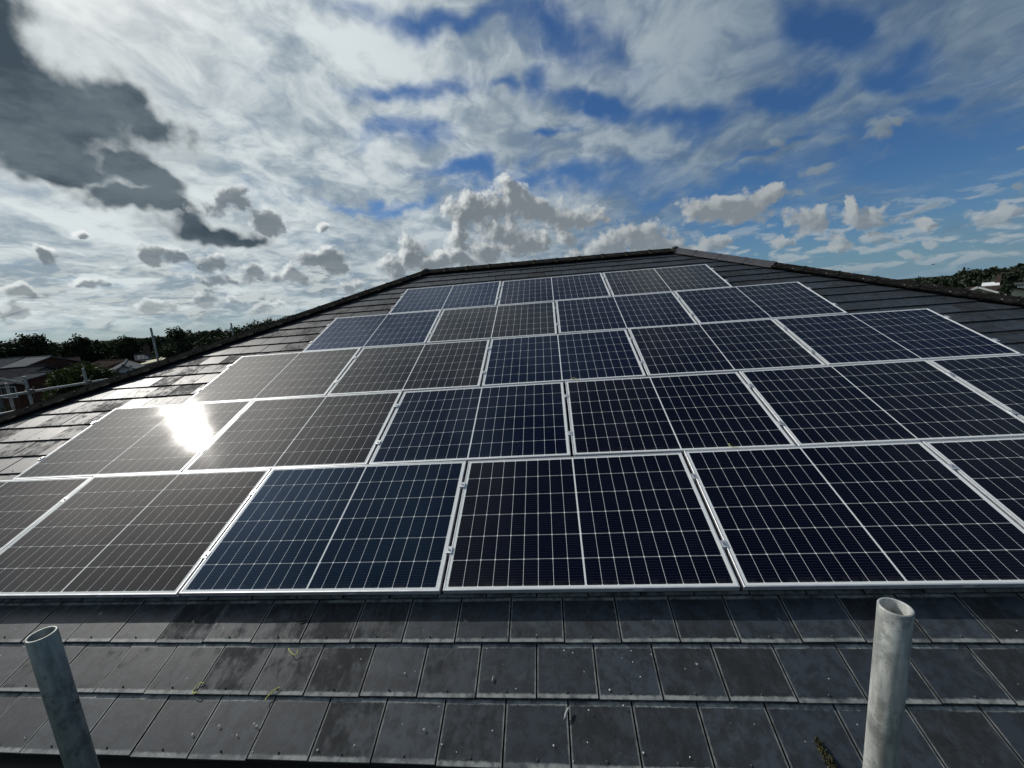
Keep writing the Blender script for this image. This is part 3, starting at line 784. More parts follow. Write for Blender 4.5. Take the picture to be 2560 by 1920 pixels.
LOOK = {(0, 0): 'cut off at the left edge', (1, 0): 'washed out by the white sun glare', (2, 0): 'with glare in its lower corner',
        (3, 0): 'looking pale grey with reflected cloud', (4, 0): 'looking pale grey, just under the ridge',}
HAZE = {(0, 2): .45, (0, 0): .1, (0, 1): .05, (1, 2): .40, (1, 3): .1, (2, 2): .55, (2, 4): .6, (3, 0): .75, (3, 2): .5, (3, 3): .35, (4, 0): .8, (4, 1): .55, (4, 2): .1}   # older, more matt anti-glare glass
rp = random.Random(5)
proto = None
panels = {}
for r_, (k0, k1) in enumerate(ROWS):
    for k in range(k0, k1):
        idx = k - k0
        n_in = k1 - k0
        lk = LOOK.get((r_, idx), 'in silver frame')
        pos = 'leftmost' if idx == 0 else ('rightmost' if idx == n_in - 1 else ORD[idx] + ' from the left')
        label = ('solar panel %s, %s in the %s' % (lk, pos, ROWN[r_])).replace('  ', ' ').replace(' ,', ',')
        xc = X0[r_] + k * (PW + GX) + (PW + GX) / 2
        loc = roof(xc, r_ * PY, 0)
        rot = (TH + R(rp.uniform(-.28, .28)), R(rp.uniform(-.22, .22)), 0)
        if proto is None:
            e = empty('solar_panel', loc, rot)
            fr_o = frame_mesh().build('frame', M_ALU, e)
            gl_o = laminate_mesh().build('cells_and_glass', M_GLASS, e)
            st_o = MB().box((.30, -.0004, -.020), (.055, .0012, .011)).build('barcode_sticker', M_STICK, fr_o)
            proto = (fr_o, gl_o, st_o)
            gl2 = gl_o
        else:
            e = empty('solar_panel', loc, rot)
            f2 = copy_of(proto[0], e)
            gl2 = copy_of(proto[1], e)
            copy_of(proto[2], f2).location = (rp.choice((-.3, .3, .31, .18)), 0, 0) if False else (0, 0, 0)
        tag(e, label, 'solar panel', 'solar panels in five staggered rows on the slates')
        panels[(r_, k)] = e
        gl2['glass_haze'] = HAZE.get((r_, idx), 0.0)

# rails under the panels, two to a row
RAIL_Y = (.28, .86)
for r_, (k0, k1) in enumerate(ROWS):
    xa, xb = X0[r_] + k0 * (PW + GX) - .045, X0[r_] + k1 * (PW + GX) + .045
    for ri, ry in enumerate(RAIL_Y):
        y = r_ * PY + ry
        mb = MB()
        Mr = Matrix.Rotation(TH, 3, 'X')
        mb.box(roof((xa + xb) / 2, y - .0125, -PT - .021) - roof(0, y, -PT), (xb - xa, .012, .038), Mr)
        mb.box(roof((xa + xb) / 2, y + .0125, -PT - .021) - roof(0, y, -PT), (xb - xa, .012, .038), Mr)
        mb.box(roof((xa + xb) / 2, y, -PT - .030) - roof(0, y, -PT), (xb - xa, .013, .020), Mr)
        o = mb.build('mounting_rail', M_ALU)
        o.location = roof(0, y, -PT)
        tag(o, 'aluminium rail running beneath the %s of panels, %s of its pair' % (ROWN[r_], ('lower', 'upper')[ri]), 'rail', 'aluminium rails under the panels')

# clamps
def clamp_meshes(end):
    a, b = MB(), MB()
    if not end:
        a.box((0, 0, .0035), (.042, .05, .004))
        a.box((0, 0, -.018), (.0205, .05, .036))
    else:
        a.box((-.006, 0, .0035), (.024, .05, .004))
        a.box((.010, 0, -.016), (.016, .05, .038))
        a.box((.028, 0, -.033), (.03, .04, .004))
    b.tube((0.0 if not end else .004, 0, .0055), (0.0 if not end else .004, 0, .0135), .0065, 8)
    return a, b
cl = {}
def add_clamp(x, y, end, label, flip=False):
    loc = roof(x, y, 0)
    e = empty('panel_clamp', loc, (TH, 0, 0))
    if end not in cl:
        a, b = clamp_meshes(end)
        cl[end] = (a.build('clamp_body', M_ALU, e), b.build('bolt', M_STEEL, e))
        parts = cl[end]
    else:
        parts = [copy_of(q, e) for q in cl[end]]
    if flip:
        for q in parts: q.rotation_euler = (0, 0, math.pi)
    tag(e, label, 'clamp', 'silver clamps holding the panel edges')
for r_, (k0, k1) in enumerate(ROWS):
    for k in range(k0, k1 + 1):
        if (r_, k) in ((0, k0), ): continue
        for ri, ry in enumerate(RAIL_Y):
            y = r_ * PY + ry
            x = X0[r_] + k * (PW + GX)
            wh = ('lower', 'upper')[ri]
            if k == k0:
                add_clamp(x, y, True, '%s silver end clamp on the left edge of the %s' % (wh, ROWN[r_]), True)
            elif k == k1:
                add_clamp(x, y, True, '%s silver end clamp on the right edge of the %s' % (wh, ROWN[r_]))
            else:
                add_clamp(x, y, False, '%s silver clamp between the %s and %s panels of the %s' % (wh, ORD[k - k0 - 1], ORD[k - k0], ROWN[r_]))

# ------------------------------------------------------------------ scaffold tubes in front
def pole(top, label, shade_rust):
    mb_ = MB()
    ro, ri, seg = .02415, .0200, 40
    prof = [(ri, -.6), (ri, -.001), (ri + .0008, 0), (ro - .0010, 0), (ro, -.0012), (ro, -.25), (ro, -.8), (ro, -2.2)]
    n = seg
    vs = []
    for (rr, z) in prof:
        for i in range(n):
            a = 2 * math.pi * i / n
            w = rr + (0.0003 * math.sin(3 * a + z * 20) if z < -.002 else 0)
            vs.append((w * math.cos(a), w * math.sin(a), z))
    fs = []
    for k in range(len(prof) - 1):
        for i in range(n):
            fs.append((k * n + i, k * n + (i + 1) % n, (k + 1) * n + (i + 1) % n, (k + 1) * n + i))
    mb_.add(vs, fs)
    mb_.tube((0, 0, -2.2), (0, 0, GROUND_Z - top[2]), ro, 16)
    o = mb_.build('scaffold_pole', M_POLE, smooth=True)
    o.location = top
    o['shade_rust'] = shade_rust
    tag(o, label, 'scaffold pole', 'upright galvanised tubes in front of the eaves')
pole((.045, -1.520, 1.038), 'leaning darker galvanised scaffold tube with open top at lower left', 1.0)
pole((1.706, -1.515, 1.084), 'pale mottled galvanised scaffold tube with open top at lower right', 0.0)

# ------------------------------------------------------------------ scaffold beyond the left hip
sc_ = empty('scaffold', (-9.0, 5.0, GROUND_Z), label='galvanised tube scaffold with guard rails beyond the left hip', cat='scaffold')
def spart(name, fn, mat=M_RAIL):
    mb_ = MB()
    fn(mb_)
    o = mb_.build(name, mat, sc_, smooth=False)
    o.matrix_parent_inverse = Matrix.Translation((9.0, -5.0, -GROUND_Z))
    return o
for (yy, ztop) in ((4.93, 1.10), (5.97, 1.11), (7.01, 1.05), (7.73, 1.91), (10.5, 1.94), (3.0, 1.1), (1.2, 1.1)):
    spart('standard', lambda m_: m_.tube((-9.06, yy, GROUND_Z), (-9.06, yy + (.015 if ztop > 1.5 else 0), ztop), .0242, 12), M_GALV)
    for zz in (.79, .475):
        if zz < ztop: spart('coupler', lambda m_: m_.box((-9.03, yy, zz), (.11, .09, .085)).tube((-9.03, yy + .03, zz + .04), (-8.99, yy + .05, zz + .09), .009, 6), M_COUPLER)
for zz, yb in ((.79, 12.0), (.475, 12.0)):
    spart('guard_rail', lambda m_: m_.tube((-9.0, -1.0, zz), (-9.0, yb, zz), .0242, 12))
spart('brace', lambda m_: m_.tube((-9.1, 3.4, 1.62), (-9.1, 4.97, .94), .0242, 10), M_GALV)
for yy in (4.83, 3.0):
    spart('standard', lambda m_: m_.tube((-9.35, yy, GROUND_Z), (-9.35, yy, 1.0), .0242, 12), M_GALV)
mdeck = mottled('weathered scaffold board', (0.20, 0.17, 0.12), (0.30, 0.26, 0.19), 5, 0.85)
for i in range(4):
    spart('scaffold_board', lambda m_: m_.box((-9.05 - .235 * i - .15, 5.5, -1.35), (.225, 13.2, .038)), mdeck)

# ------------------------------------------------------------------ ground, trees, houses
def leaf_material(name, a, b, cc):
    m_, t_, bs = material(name)
    rv = t_.n('ShaderNodeAttribute', attribute_name='leaf_rand').outputs['Fac']
    col = t_.mix(t_.step(rv, 0.0, 0.8), a, b)
    col = t_.mix(t_.step(rv, 0.86, 0.98), col, cc)
    t_.put(bs.inputs['Base Color'], col)
    bs.inputs['Roughness'].default_value = 0.75
    bs.inputs['Specular IOR Level'].default_value = 0.2
    tr = t_.n('ShaderNodeBsdfTranslucent')
    t_.put(tr.inputs['Color'], t_.v('MULTIPLY', col, (1.1, 1.3, .6)))
    ms = t_.n('ShaderNodeMixShader')
    ms.inputs[0].default_value = 0.12
    t_.put(ms.inputs[1], bs.outputs[0])
    t_.put(ms.inputs[2], tr.outputs[0])
    t_.put(m_.node_tree.nodes['Material Output'].inputs['Surface'], ms.outputs[0])
    return m_
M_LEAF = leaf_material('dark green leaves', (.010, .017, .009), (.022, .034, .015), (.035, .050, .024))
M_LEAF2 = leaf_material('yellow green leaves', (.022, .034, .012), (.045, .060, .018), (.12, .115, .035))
M_WOODS = leaf_material('far woodland leaves', (.020, .029, .020), (.036, .047, .030), (.05, .058, .038))  # lightened a little: distance haze put into the leaf colour
M_BARK = mottled('bark', (.045, .038, .030), (.09, .075, .06), 8, .9)

def leaves_mesh(name, lobes, n, size, mat, parent=None, seed=0, shell=.55):
    g = np.random.default_rng(seed)
    lob = np.array(lobes, float)
    wgt = (lob[:, 3] * lob[:, 4] * lob[:, 5]) ** (2 / 3.)
    which = g.choice(len(lob), n, p=wgt / wgt.sum())
    L = lob[which]
    dv = g.normal(size=(n, 3)); dv /= np.linalg.norm(dv, axis=1)[:, None]
    rad = shell + (1 - shell) * g.random(n) ** .6
    lump = 1 + .22 * np.sin(dv[:, 0] * 5 + which) * np.cos(dv[:, 2] * 6 + which * 2) + .10 * g.normal(size=n)
    c_ = L[:, :3] + dv * L[:, 3:6] * (rad * lump)[:, None]
    sz = size * (.6 + .8 * g.random(n))
    a = g.normal(size=(n, 3)); a /= np.linalg.norm(a, axis=1)[:, None]
    b = np.cross(a, g.normal(size=(n, 3))); b /= np.linalg.norm(b, axis=1)[:, None]
    a *= sz[:, None]; b *= (sz * .6)[:, None]
    v_ = np.stack([c_ - a, c_ + b, c_ + a, c_ - b], 1).reshape(-1, 3)
    me = bpy.data.meshes.new(name)
    me.from_pydata(v_.tolist(), [], np.arange(4 * n).reshape(-1, 4).tolist())
    at_ = me.attributes.new('leaf_rand', 'FLOAT', 'FACE')
    cl_ = g.random(len(lob))[which]
    at_.data.foreach_set('value', np.clip(.6 * g.random(n) + .4 * cl_, 0, 1))
    me.materials.append(mat)
    o = bpy.data.objects.new(name, me)
    COL.objects.link(o)
    if parent is not None: o.parent = parent
    return o

def tree(kind, base, top_z, w, label, n=2600, leaf=.28, mat=None, lobes=None, seed=1, clear=.25, group=None, cat='tree'):
    mat = mat or M_LEAF
    h = top_z - base.z
    e = empty(kind, base)
    tag(e, label, cat, group)
    g = random.Random(seed)
    if lobes is None:
        lobes = []
        for i in range(11):
            a = g.uniform(0, 2 * math.pi); rr = g.uniform(.1, .34) * w
            zz = h * g.uniform(clear + .1, .86)
            s_ = w * g.uniform(.16, .27)
            lobes.append((rr * math.cos(a), rr * math.sin(a), zz, s_, s_, min(s_ * .85, (h - zz) * .95 + .1)))
        lobes.append((0, 0, h * .80, w * .22, w * .22, h * .20))
        lobes.append((0, 0, h * .55, w * .34, w * .34, h * .25))
    leaves_mesh('crown', lobes, int(n * 2.6), leaf * .60, mat, e, seed)
    tb = MB()
    pts = [Vector((0, 0, 0)), Vector((.05 * w * .2, 0, h * .25)), Vector((0, .02 * w, h * .5)), Vector((.01 * w, 0, h * .8))]
    rs = [h * .032, h * .024, h * .016, h * .004]
    for i in range(3): tb.tube(pts[i], pts[i + 1], rs[i], 8, rs[i + 1])
    for lb in lobes[:7]:
        tb.tube(pts[1] + Vector((0, 0, h * .08)), Vector(lb[:3]), h * .011, 6, h * .003)
    tb.build('trunk', M_BARK, e, smooth=True)
    return e

def ground_at(px, py, dist):
    q = at(px, py, dist)
    return Vector((q.x, q.y, GROUND_Z)), q.z

# ground sheet
m_, t_, bs = material('meadow and gardens')
co = t_.n('ShaderNodeTexCoord').outputs['Object']
gcol = t_.mix(t_.step(t_.noise(co, .02, 5.0, .6), .35, .65), (.014, .022, .012), (.026, .032, .017))
gcol = t_.mix(t_.step(t_.noise(co, .35, 6.0, .65), .4, .7, 0, .6), gcol, (.03, .04, .018))
t_.put(bs.inputs['Base Color'], gcol)
bs.inputs['Roughness'].default_value = .95
bs.inputs['Specular IOR Level'].default_value = 0
gm = MB()
NG = 48
rads = [0] + list(np.geomspace(12, 7000, 26))
def hill(x, y):
    rr = math.hypot(x, y)
    az_ = math.degrees(math.atan2(x, y))
    up_ = 0
    if rr > 900: up_ = (rr - 900) / 6100 * (24 + 6 * math.sin(az_ * .07) + 4 * math.sin(az_ * .21))
    return GROUND_Z + up_
vs = [(0, 0, GROUND_Z)]
for rr in rads[1:]:
    for i in range(NG):
        a = 2 * math.pi * i / NG
        vs.append((rr * math.sin(a), rr * math.cos(a), hill(rr * math.sin(a), rr * math.cos(a))))
fs = [(0, 1 + (i + 1) % NG, 1 + i) for i in range(NG)]
for k in range(len(rads) - 2):
    for i in range(NG):
        a, b = 1 + k * NG + i, 1 + k * NG + (i + 1) % NG
        fs.append((a, b, b + NG, a + NG))
gm.add(vs, fs)
gm.build('ground', m_, smooth=True, kind='structure')

# woods along the skyline: masses nobody could count
def woods(name, spans, seed, leaf=1.0):
    g = np.random.default_rng(seed)
    lobes = []
    n = 0
    for (xa, xb, ya, yb, dist, per, dep) in spans:
        m = int(per)
        for i in range(m):
            f_ = (i + g.random()) / m
            q = at(xa + (xb - xa) * f_, ya + (yb - ya) * f_, dist + dep * g.random())
            topz = q.z + g.normal() * dist * .0022
            s_ = dist * .011 * (0.7 + .7 * g.random())
            hh = max(1.5, (topz - GROUND_Z) / 2)
            lobes.append((q.x, q.y, topz - min(hh, s_ * 1.3), s_, s_, min(hh, s_ * 1.3)))
            lobes.append((q.x, q.y, GROUND_Z + hh * .7, s_ * 1.25, s_ * 1.25, hh * .9))
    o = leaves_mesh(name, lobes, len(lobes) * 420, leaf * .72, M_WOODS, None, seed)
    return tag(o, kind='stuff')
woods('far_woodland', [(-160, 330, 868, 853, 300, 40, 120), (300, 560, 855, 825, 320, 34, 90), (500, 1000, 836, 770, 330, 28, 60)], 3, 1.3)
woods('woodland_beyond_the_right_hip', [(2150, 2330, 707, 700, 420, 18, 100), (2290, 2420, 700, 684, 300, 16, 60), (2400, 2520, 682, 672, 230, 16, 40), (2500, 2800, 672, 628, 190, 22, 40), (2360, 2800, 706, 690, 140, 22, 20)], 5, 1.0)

# trees on the left
def place_tree(kind, px, top, dist, wpx, label, **kw):
    b, z = ground_at(px, top, dist)
    d0 = at(px - wpx / 2, top, dist); d1 = at(px + wpx / 2, top, dist)
    return tree(kind, b, z, (d1 - d0).length, label, **kw)
TG = 'trees behind the houses on the left'
place_tree('broadleaf_tree', 62, 838, 132, 190, 'wide dark tree with gaps in its crown at the left edge', n=4200, leaf=.42, seed=3, group=TG)
place_tree('broadleaf_tree', 192, 838, 128, 100, 'dark tree with a ragged narrow top behind the brick gable', n=2600, leaf=.40, seed=8, group=TG)
place_tree('broadleaf_tree', 252, 858, 130, 90, 'low dark tree between the ragged tree and the rounded tree', n=2200, leaf=.42, seed=12, group=TG)
place_tree('broadleaf_tree', 308, 842, 126, 130, 'broad rounded dark tree behind the brown-roofed house', n=3600, leaf=.42, seed=15, group=TG)
# tall one with a ball-shaped top over a broad skirt
b, z = ground_at(436, 816, 104)
h = z - b.z
tree('broadleaf_tree', b, z, 8.0, 'tall tree with a ball-shaped top standing above the hip line', n=3800, leaf=.28, seed=21, group=TG,
     lobes=[(0, 0, h - 1.2, 1.5, 1.5, 1.15), (-.8, .3, h - 1.6, .9, .9, .7), (.9, 0, h - 1.7, .9, .9, .7), (0, 0, h - 2.9, .8, .8, .8), (0, 0, h - 4.6, 3.0, 3.0, 1.6), (2.4, .5, h - 4.9, 2.4, 2.4, 1.4), (-2.2, -.5, h - 5.0, 2.4, 2.4, 1.4), (0, 0, h * .3, 4.2, 4.2, h * .3)])
place_tree('broadleaf_tree', 492, 850, 102, 80, 'low dark tree right of the ball-topped tree', n=2200, leaf=.30, seed=24, group=TG)
for i, (px, tp, wd, lb) in enumerate(((572, 822, 75, 'leafy tree top at the left end of the row along the left hip'), (622, 808, 60, 'second leafy tree top in the row along the left hip'), (668, 796, 70, 'third leafy tree top in the row along the left hip'), (716, 786, 66, 'leafy tree top at the upper end of the row along the left hip'))):
    b, z = ground_at(px, tp, 38 + 2 * i)
    h, w_ = z - b.z, 3.0
    gr = random.Random(60 + i)
    tree('broadleaf_tree', b, z, w_, lb, n=9000, leaf=.13, seed=30 + i, group='tree tops just beyond the left hip',
         lobes=[((j - 2.5) * .72, gr.uniform(-.6, .6), h - 1.0 - gr.uniform(0, .45), .85, .85, .9) for j in range(6)] + [((j - 1) * 1.3, 0, h - 2.3, 1.3, 1.3, 1.4) for j in range(3)] + [(0, 0, h * .5, 2.2, 2.0, h * .3)])
# big sunlit shrub just beyond the scaffold
b, z = ground_at(196, 912, 44)
h = z - b.z
tree('garden_tree', b, z, 6.0, 'yellow-green bushy tree just beyond the scaffold rail', n=9000, leaf=.20, mat=M_LEAF2, seed=41, cat='tree',
     lobes=[(0, 0, h - 1.0, 1.5, 1.5, 1.0), (-1.1, .2, h - 1.3, 1.2, 1.2, 1.0), (1.2, .1, h - 1.5, 1.3, 1.3, 1.1), (.2, -.6, h - 1.9, 1.6, 1.4, 1.3), (-.6, 0, h * .6, 2.0, 2.0, 1.6), (1.5, .3, h * .55, 1.7, 1.7, 1.6), (0, 0, h * .35, 2.2, 2.2, 1.8)])
place_tree('garden_tree', 280, 965, 34, 90, 'dark shrub below the white gable, right of the yellow-green tree', n=2600, leaf=.13, mat=M_LEAF, seed=44)
place_tree('garden_tree', 20, 1030, 22, 150, 'low dark shrub under the scaffold rails at the left edge', n=2600, leaf=.12, mat=M_LEAF, seed=46)
# right
place_tree('broadleaf_tree', 2362, 697, 95, 62, 'round dark tree beyond the right hip', n=2200, leaf=.26, seed=51)
place_tree('conifer', 2388, 700, 92, 34, 'narrow dark conifer beside the round tree beyond the right hip', n=1600, leaf=.22, seed=53)
place_tree('broadleaf_tree', 2515, 712, 62, 75, 'dark bush hiding the right end of the brown-roofed house', n=3000, leaf=.18, seed=55)
place_tree('broadleaf_tree', 2590, 718, 58, 110, 'dark bush at the right edge of the picture', n=3000, leaf=.18, seed=57)

def simple(name, a, b, sc=3, ro=.9): return mottled(name, a, b, sc, ro, spec=0.0)
M_BRICK = simple('red brick', (.055, .030, .025), (.09, .048, .038), 2)
M_CHIM = simple('sooty chimney brick', (.07, .05, .042), (.11, .08, .066), 2)
M_ROOFG = simple('grey slate roof', (.050, .056, .060), (.075, .082, .087), 2, .7)
M_ROOFP = simple('pale slate roof', (.12, .128, .132), (.165, .172, .176), 2, .65)
M_ROOFD = simple('dark tile roof', (.028, .029, .031), (.048, .048, .050), 2, .8)
M_ROOFB = simple('brown tile roof', (.030, .024, .022), (.05, .041, .037), 2, .9)
M_REND = simple('white render', (.72, .73, .73), (.80, .81, .80), 1.5)
M_CREAM = simple('cream render', (.55, .52, .38), (.66, .62, .46), 1.5)
M_GREY = simple('grey roughcast', (.10, .105, .10), (.15, .155, .145), 1.5)
M_PANE, tt, bb = material('window pane')
bb.inputs['Base Color'].default_value = (.02, .024, .03, 1); bb.inputs['Roughness'].default_value = .08
M_TRIM = simple('white window frame', (.72, .72, .70), (.78, .78, .76), 5, .5)

def gable_house(kind, A, B, eave_z, depth, wall, roof_m, label, windows=(), chimney=None, gable_win=False, trim=False, cat='house', solar=False):
    """ridge from A to B; eaves at eave_z, half depth `depth`; windows are (along 0..1, z below eave, width, height) on the side facing us"""
    A, B = Vector(A), Vector(B)
    rz = (A.z + B.z) / 2
    t_ = Vector((B.x - A.x, B.y - A.y, 0)); L = t_.length; t_.normalize()
    nrm = Vector((t_.y, -t_.x, 0))
    mid = (A + B) / 2
    if (CAM - mid).dot(nrm) < 0: nrm = -nrm
    e = empty(kind, (A.x, A.y, GROUND_Z), label=label, cat=cat)
    O = Vector((A.x, A.y, GROUND_Z))
    P = lambda s, n_, z: A * 0 + Vector((A.x, A.y, 0)) + t_ * s + nrm * n_ + Vector((0, 0, z)) - O
    w = MB()
    d_ = depth - .25
    base = GROUND_Z
    corners = [(.2, -d_), (L - .2, -d_), (L - .2, d_), (.2, d_)]
    vs = [P(s, n_, base) for s, n_ in corners] + [P(s, n_, eave_z) for s, n_ in corners] + [P(.2, 0, rz - .12), P(L - .2, 0, rz - .12)]
    w.add(vs, [(0, 1, 5, 4), (1, 2, 6, 9, 5), (2, 3, 7, 6), (3, 0, 4, 8, 7)])
    w.build('wall', wall, e)
    r_ = MB()
    th = .12
    for sgn in (1, -1):
        sl_ = (rz - eave_z) / depth
        ez = eave_z - .25 * sl_ * .0
        q = [P(-.15, 0, rz), P(L + .15, 0, rz), P(L + .15, sgn * (depth + .2), eave_z - .2 * sl_), P(-.15, sgn * (depth + .2), eave_z - .2 * sl_)]
        q2 = [v_ - Vector((0, 0, th)) for v_ in q]
        r_.add(q + q2, [(0, 1, 2, 3), (7, 6, 5, 4), (0, 4, 5, 1), (1, 5, 6, 2), (2, 6, 7, 3), (3, 7, 4, 0)])
    ro_ = r_.build('roof', roof_m, e)
    MB().tube(P(-.15, 0, rz), P(L + .15, 0, rz), .11, 8).build('ridge', roof_m, ro_)
    if chimney:
        c_ = MB()
        cp = P(chimney[0] * L, chimney[1], rz + .35)
        c_.box(cp, (.75, .6, 1.7), Matrix.Rotation(math.atan2(t_.y, t_.x), 3, 'Z'))
        c_.tube(cp + Vector((0, 0, .85)), cp + Vector((0, 0, 1.15)), .12, 8)
        c_.build('chimney', M_CHIM, ro_)
    for (s, dz, ww, hh) in windows:
        c_ = P(s * L, d_ + .01, eave_z - dz)
        Mz = Matrix.Rotation(math.atan2(t_.y, t_.x), 3, 'Z')
        f_ = MB().box(c_, (ww, .10, hh), Mz).build('window', M_TRIM, e)
        pn = MB()
        for sx in (-.25, .25):
            pn.box(c_ + t_ * (sx * ww * .93) + nrm * .035, (ww * .40, .06, hh * .82), Mz)
        pn.build('pane', M_PANE, f_)
    if trim:
        b_ = MB()
        for s in (-.17, L + .17):
            for sgn in (1, -1):
                b_.tube(P(s, 0, rz - .08), P(s, sgn * (depth + .2), eave_z - .28), .13, 4)
        b_.build('bargeboard', M_TRIM, ro_)
    if solar:
        s_ = MB()
        sl_ = (rz - eave_z) / depth
        for i in range(3):
            a, b = L * (.12 + .28 * i), L * (.36 + .28 * i)
            q = [P(a, depth * .2, rz - depth * .2 * sl_ + .1), P(b, depth * .2, rz - depth * .2 * sl_ + .1), P(b, depth * .85, rz - depth * .85 * sl_ + .1), P(a, depth * .85, rz - depth * .85 * sl_ + .1)]
            s_.add(q, [(0, 1, 2, 3)])
        s_.build('solar_panel_row', M_ROOFP, ro_)
    return e

def ridge(pa, pb, da, db): return at(pa[0], pa[1], da), at(pb[0], pb[1], db)
A, B = ridge((62, 893), (128, 892), 103, 96)
ez = at(110, 917, 96).z
gable_house('terraced_house', A, B, ez, 4.2, M_BRICK, M_ROOFP, 'brick gabled house with a pale slate roof at the end of the terrace', windows=())
A, B = ridge((-90, 902), (60, 895), 112, 103)
gable_house('terraced_house', A, B, at(0, 924, 103).z, 4.0, M_BRICK, M_ROOFG, 'long grey slate roofed terrace at the left edge below the wide tree')
A, B = ridge((-80, 927), (112, 917), 70, 66)
gable_house('low_building', A, B, at(60, 948, 66).z, 3.4, M_GREY, M_ROOFD, 'grey rendered building with a dark roof and small white window at the left edge', windows=((.62, 1.0, .9, .9), (.80, .6, .7, .8)), cat='building')
A, B = ridge((78, 934), (128, 930), 56, 54)
gable_house('brick_house', A, B, at(100, 948, 54).z, 2.6, M_BRICK, M_ROOFG, 'small red brick house with two white windows behind the scaffold', windows=((.35, .75, .75, .95), (.72, .75, .75, .95)))
A, B = ridge((150, 896), (196, 892), 100, 100)
gable_house('brown_roofed_house', A, B, at(170, 912, 98).z, 3.6, M_BRICK, M_ROOFB, 'dark brown roof between the brick gable and the bungalow')
A, B = ridge((248, 903), (318, 898), 72, 66)
gable_house('brown_roofed_house', A, B, at(280, 922, 66).z, 3.2, M_BRICK, M_ROOFB, 'brick bungalow with a dark brown tiled roof and gable end', cat='house')
A, B = ridge((318, 905), (306, 907), 62, 50)
gable_house('white_house', A, B, at(306, 936, 50).z, 1.5, M_REND, M_ROOFP, 'white gabled house seen end on above the left hip', trim=False)
A, B = ridge((338, 888), (372, 884), 84, 84)
gable_house('white_house', A, B, at(350, 902, 82).z, 3.0, M_REND, M_ROOFG, 'white rendered house with bright panels on its roof and a brick chimney', solar=True, chimney=(.92, .6))
A, B = ridge((404, 897), (396, 899), 70, 62)
gable_house('white_house', A, B, at(396, 909, 62).z, 2.3, M_REND, M_CREAM, 'white gable peeking over the hip beside the tall scaffold tube')
mb = MB()
# garden shed with pale felt roof
A, B = ridge((252, 935), (288, 930), 46, 45)
gable_house('garden_shed', A, B, at(270, 941, 45).z, 1.4, M_GREY, M_ROOFP, 'low shed with a pale roof beside the white gable', cat='shed')
# right side
A, B = ridge((2418, 719), (2520, 717), 84, 78)
gable_house('brown_roofed_house', A, B, at(2450, 742, 78).z, 4.2, M_CREAM, M_ROOFB, 'cream house with a wide brown roof beyond the right hip')
A, B = ridge((2446, 716), (2446, 716.5), 76, 72.2)
gable_house('gabled_porch', A, B, at(2446, 735, 72).z, 2.0, M_CREAM, M_ROOFB, 'small cream gable with white bargeboards in front of the brown roof', trim=True, cat='gable')
A, B = ridge((2458, 708), (2496, 706), 118, 118)
gable_house('white_house', A, B, at(2470, 713, 116).z, 3.0, M_REND, M_REND, 'white house with a brick chimney under the wood', chimney=(.95, .2))
A, B = ridge((2540, 707), (2580, 706), 110, 110)
gable_house('white_house', A, B, at(2540, 711, 108).z, 2.6, M_REND, M_ROOFG, 'white house half hidden by bushes at the right edge')

# ------------------------------------------------------------------ small things lying about
def hit(px, py, z):
    """where a sight line meets the roof plane raised by z"""
    v = ax[0] * ((px - 1280) / FPX) + ax[1] * ((py - 960) / FPX) + ax[2]
    n_ = Vector((0, -sT, cT))
    s_ = (z - CAM.dot(n_)) / v.dot(n_)
    return CAM + v * s_
N_ROOF = Vector((0, -sT, cT)); UPS = Vector((0, cT, sT)); ALONG = Vector((1, 0, 0))
M_YEL = mottled('yellow green sheathing', (.55, .60, .10), (.68, .70, .16), 60, .45)
M_CHIP = mottled('mortar chip', (.50, .49, .46), (.72, .71, .68), 60, .85)
M_STONE = mottled('grey slate splinter', (.20, .20, .20), (.40, .40, .39), 40, .8)
M_TIE = mottled('black plastic tie', (.012, .012, .013), (.02, .02, .02), 30, .35)
M_MOSS = mottled('moss', (.020, .022, .008), (.06, .058, .018), 60, .95)

def offcut(pts, z, label, group):
    """curled bit of wire through photographed points"""
    P = [hit(x, y, z) for x, y in pts]
    fine_ = []
    n = len(P)
    for i in range(n - 1):
        p0, p1, p2, p3 = P[max(0, i - 1)], P[i], P[i + 1], P[min(n - 1, i + 2)]
        for s_ in np.linspace(0, 1, 6)[: 6 if i == n - 2 else 5]:
            q = .5 * ((2 * p1) + (p2 - p0) * s_ + (2 * p0 - 5 * p1 + 4 * p2 - p3) * s_ ** 2 + (3 * p1 - p0 - 3 * p2 + p3) * s_ ** 3)
            fine_.append(q + N_ROOF * (.004 + .004 * math.sin(len(fine_) * .35)))
    c0 = fine_[0].copy()
    o = MB().path([q - c0 for q in fine_], .0021, 7).build('wire_offcut', M_YEL, smooth=True)
    o.location = c0
    tag(o, label, 'wire offcut', group)
zs = ZS + .001
WG = 'yellow wire offcuts'
offcut([(511, 1708), (500, 1710), (488, 1720), (482, 1731), (490, 1734), (498, 1729)], zs, 'small hook of yellow wire lying on a slate below the panels', WG)
offcut([(701, 1719), (688, 1726), (676, 1735), (666, 1745), (664, 1752)], zs, 'bent yellow wire lying across the foot of a slate', WG)
offcut([(723, 1622), (726, 1630), (735, 1638), (742, 1635), (746, 1626)], zs, 'u-shaped yellow wire at the head of a slate', WG)
offcut([(1422, 951), (1432, 946), (1442, 948), (1450, 950)], .003, 'thin yellow wire on the top edge of a panel in the second row', WG)
offcut([(1822, 1110), (1825, 1116), (1834, 1118), (1846, 1118)], .003, 'yellow wire curl on the lower edge of a panel in the second row', WG)

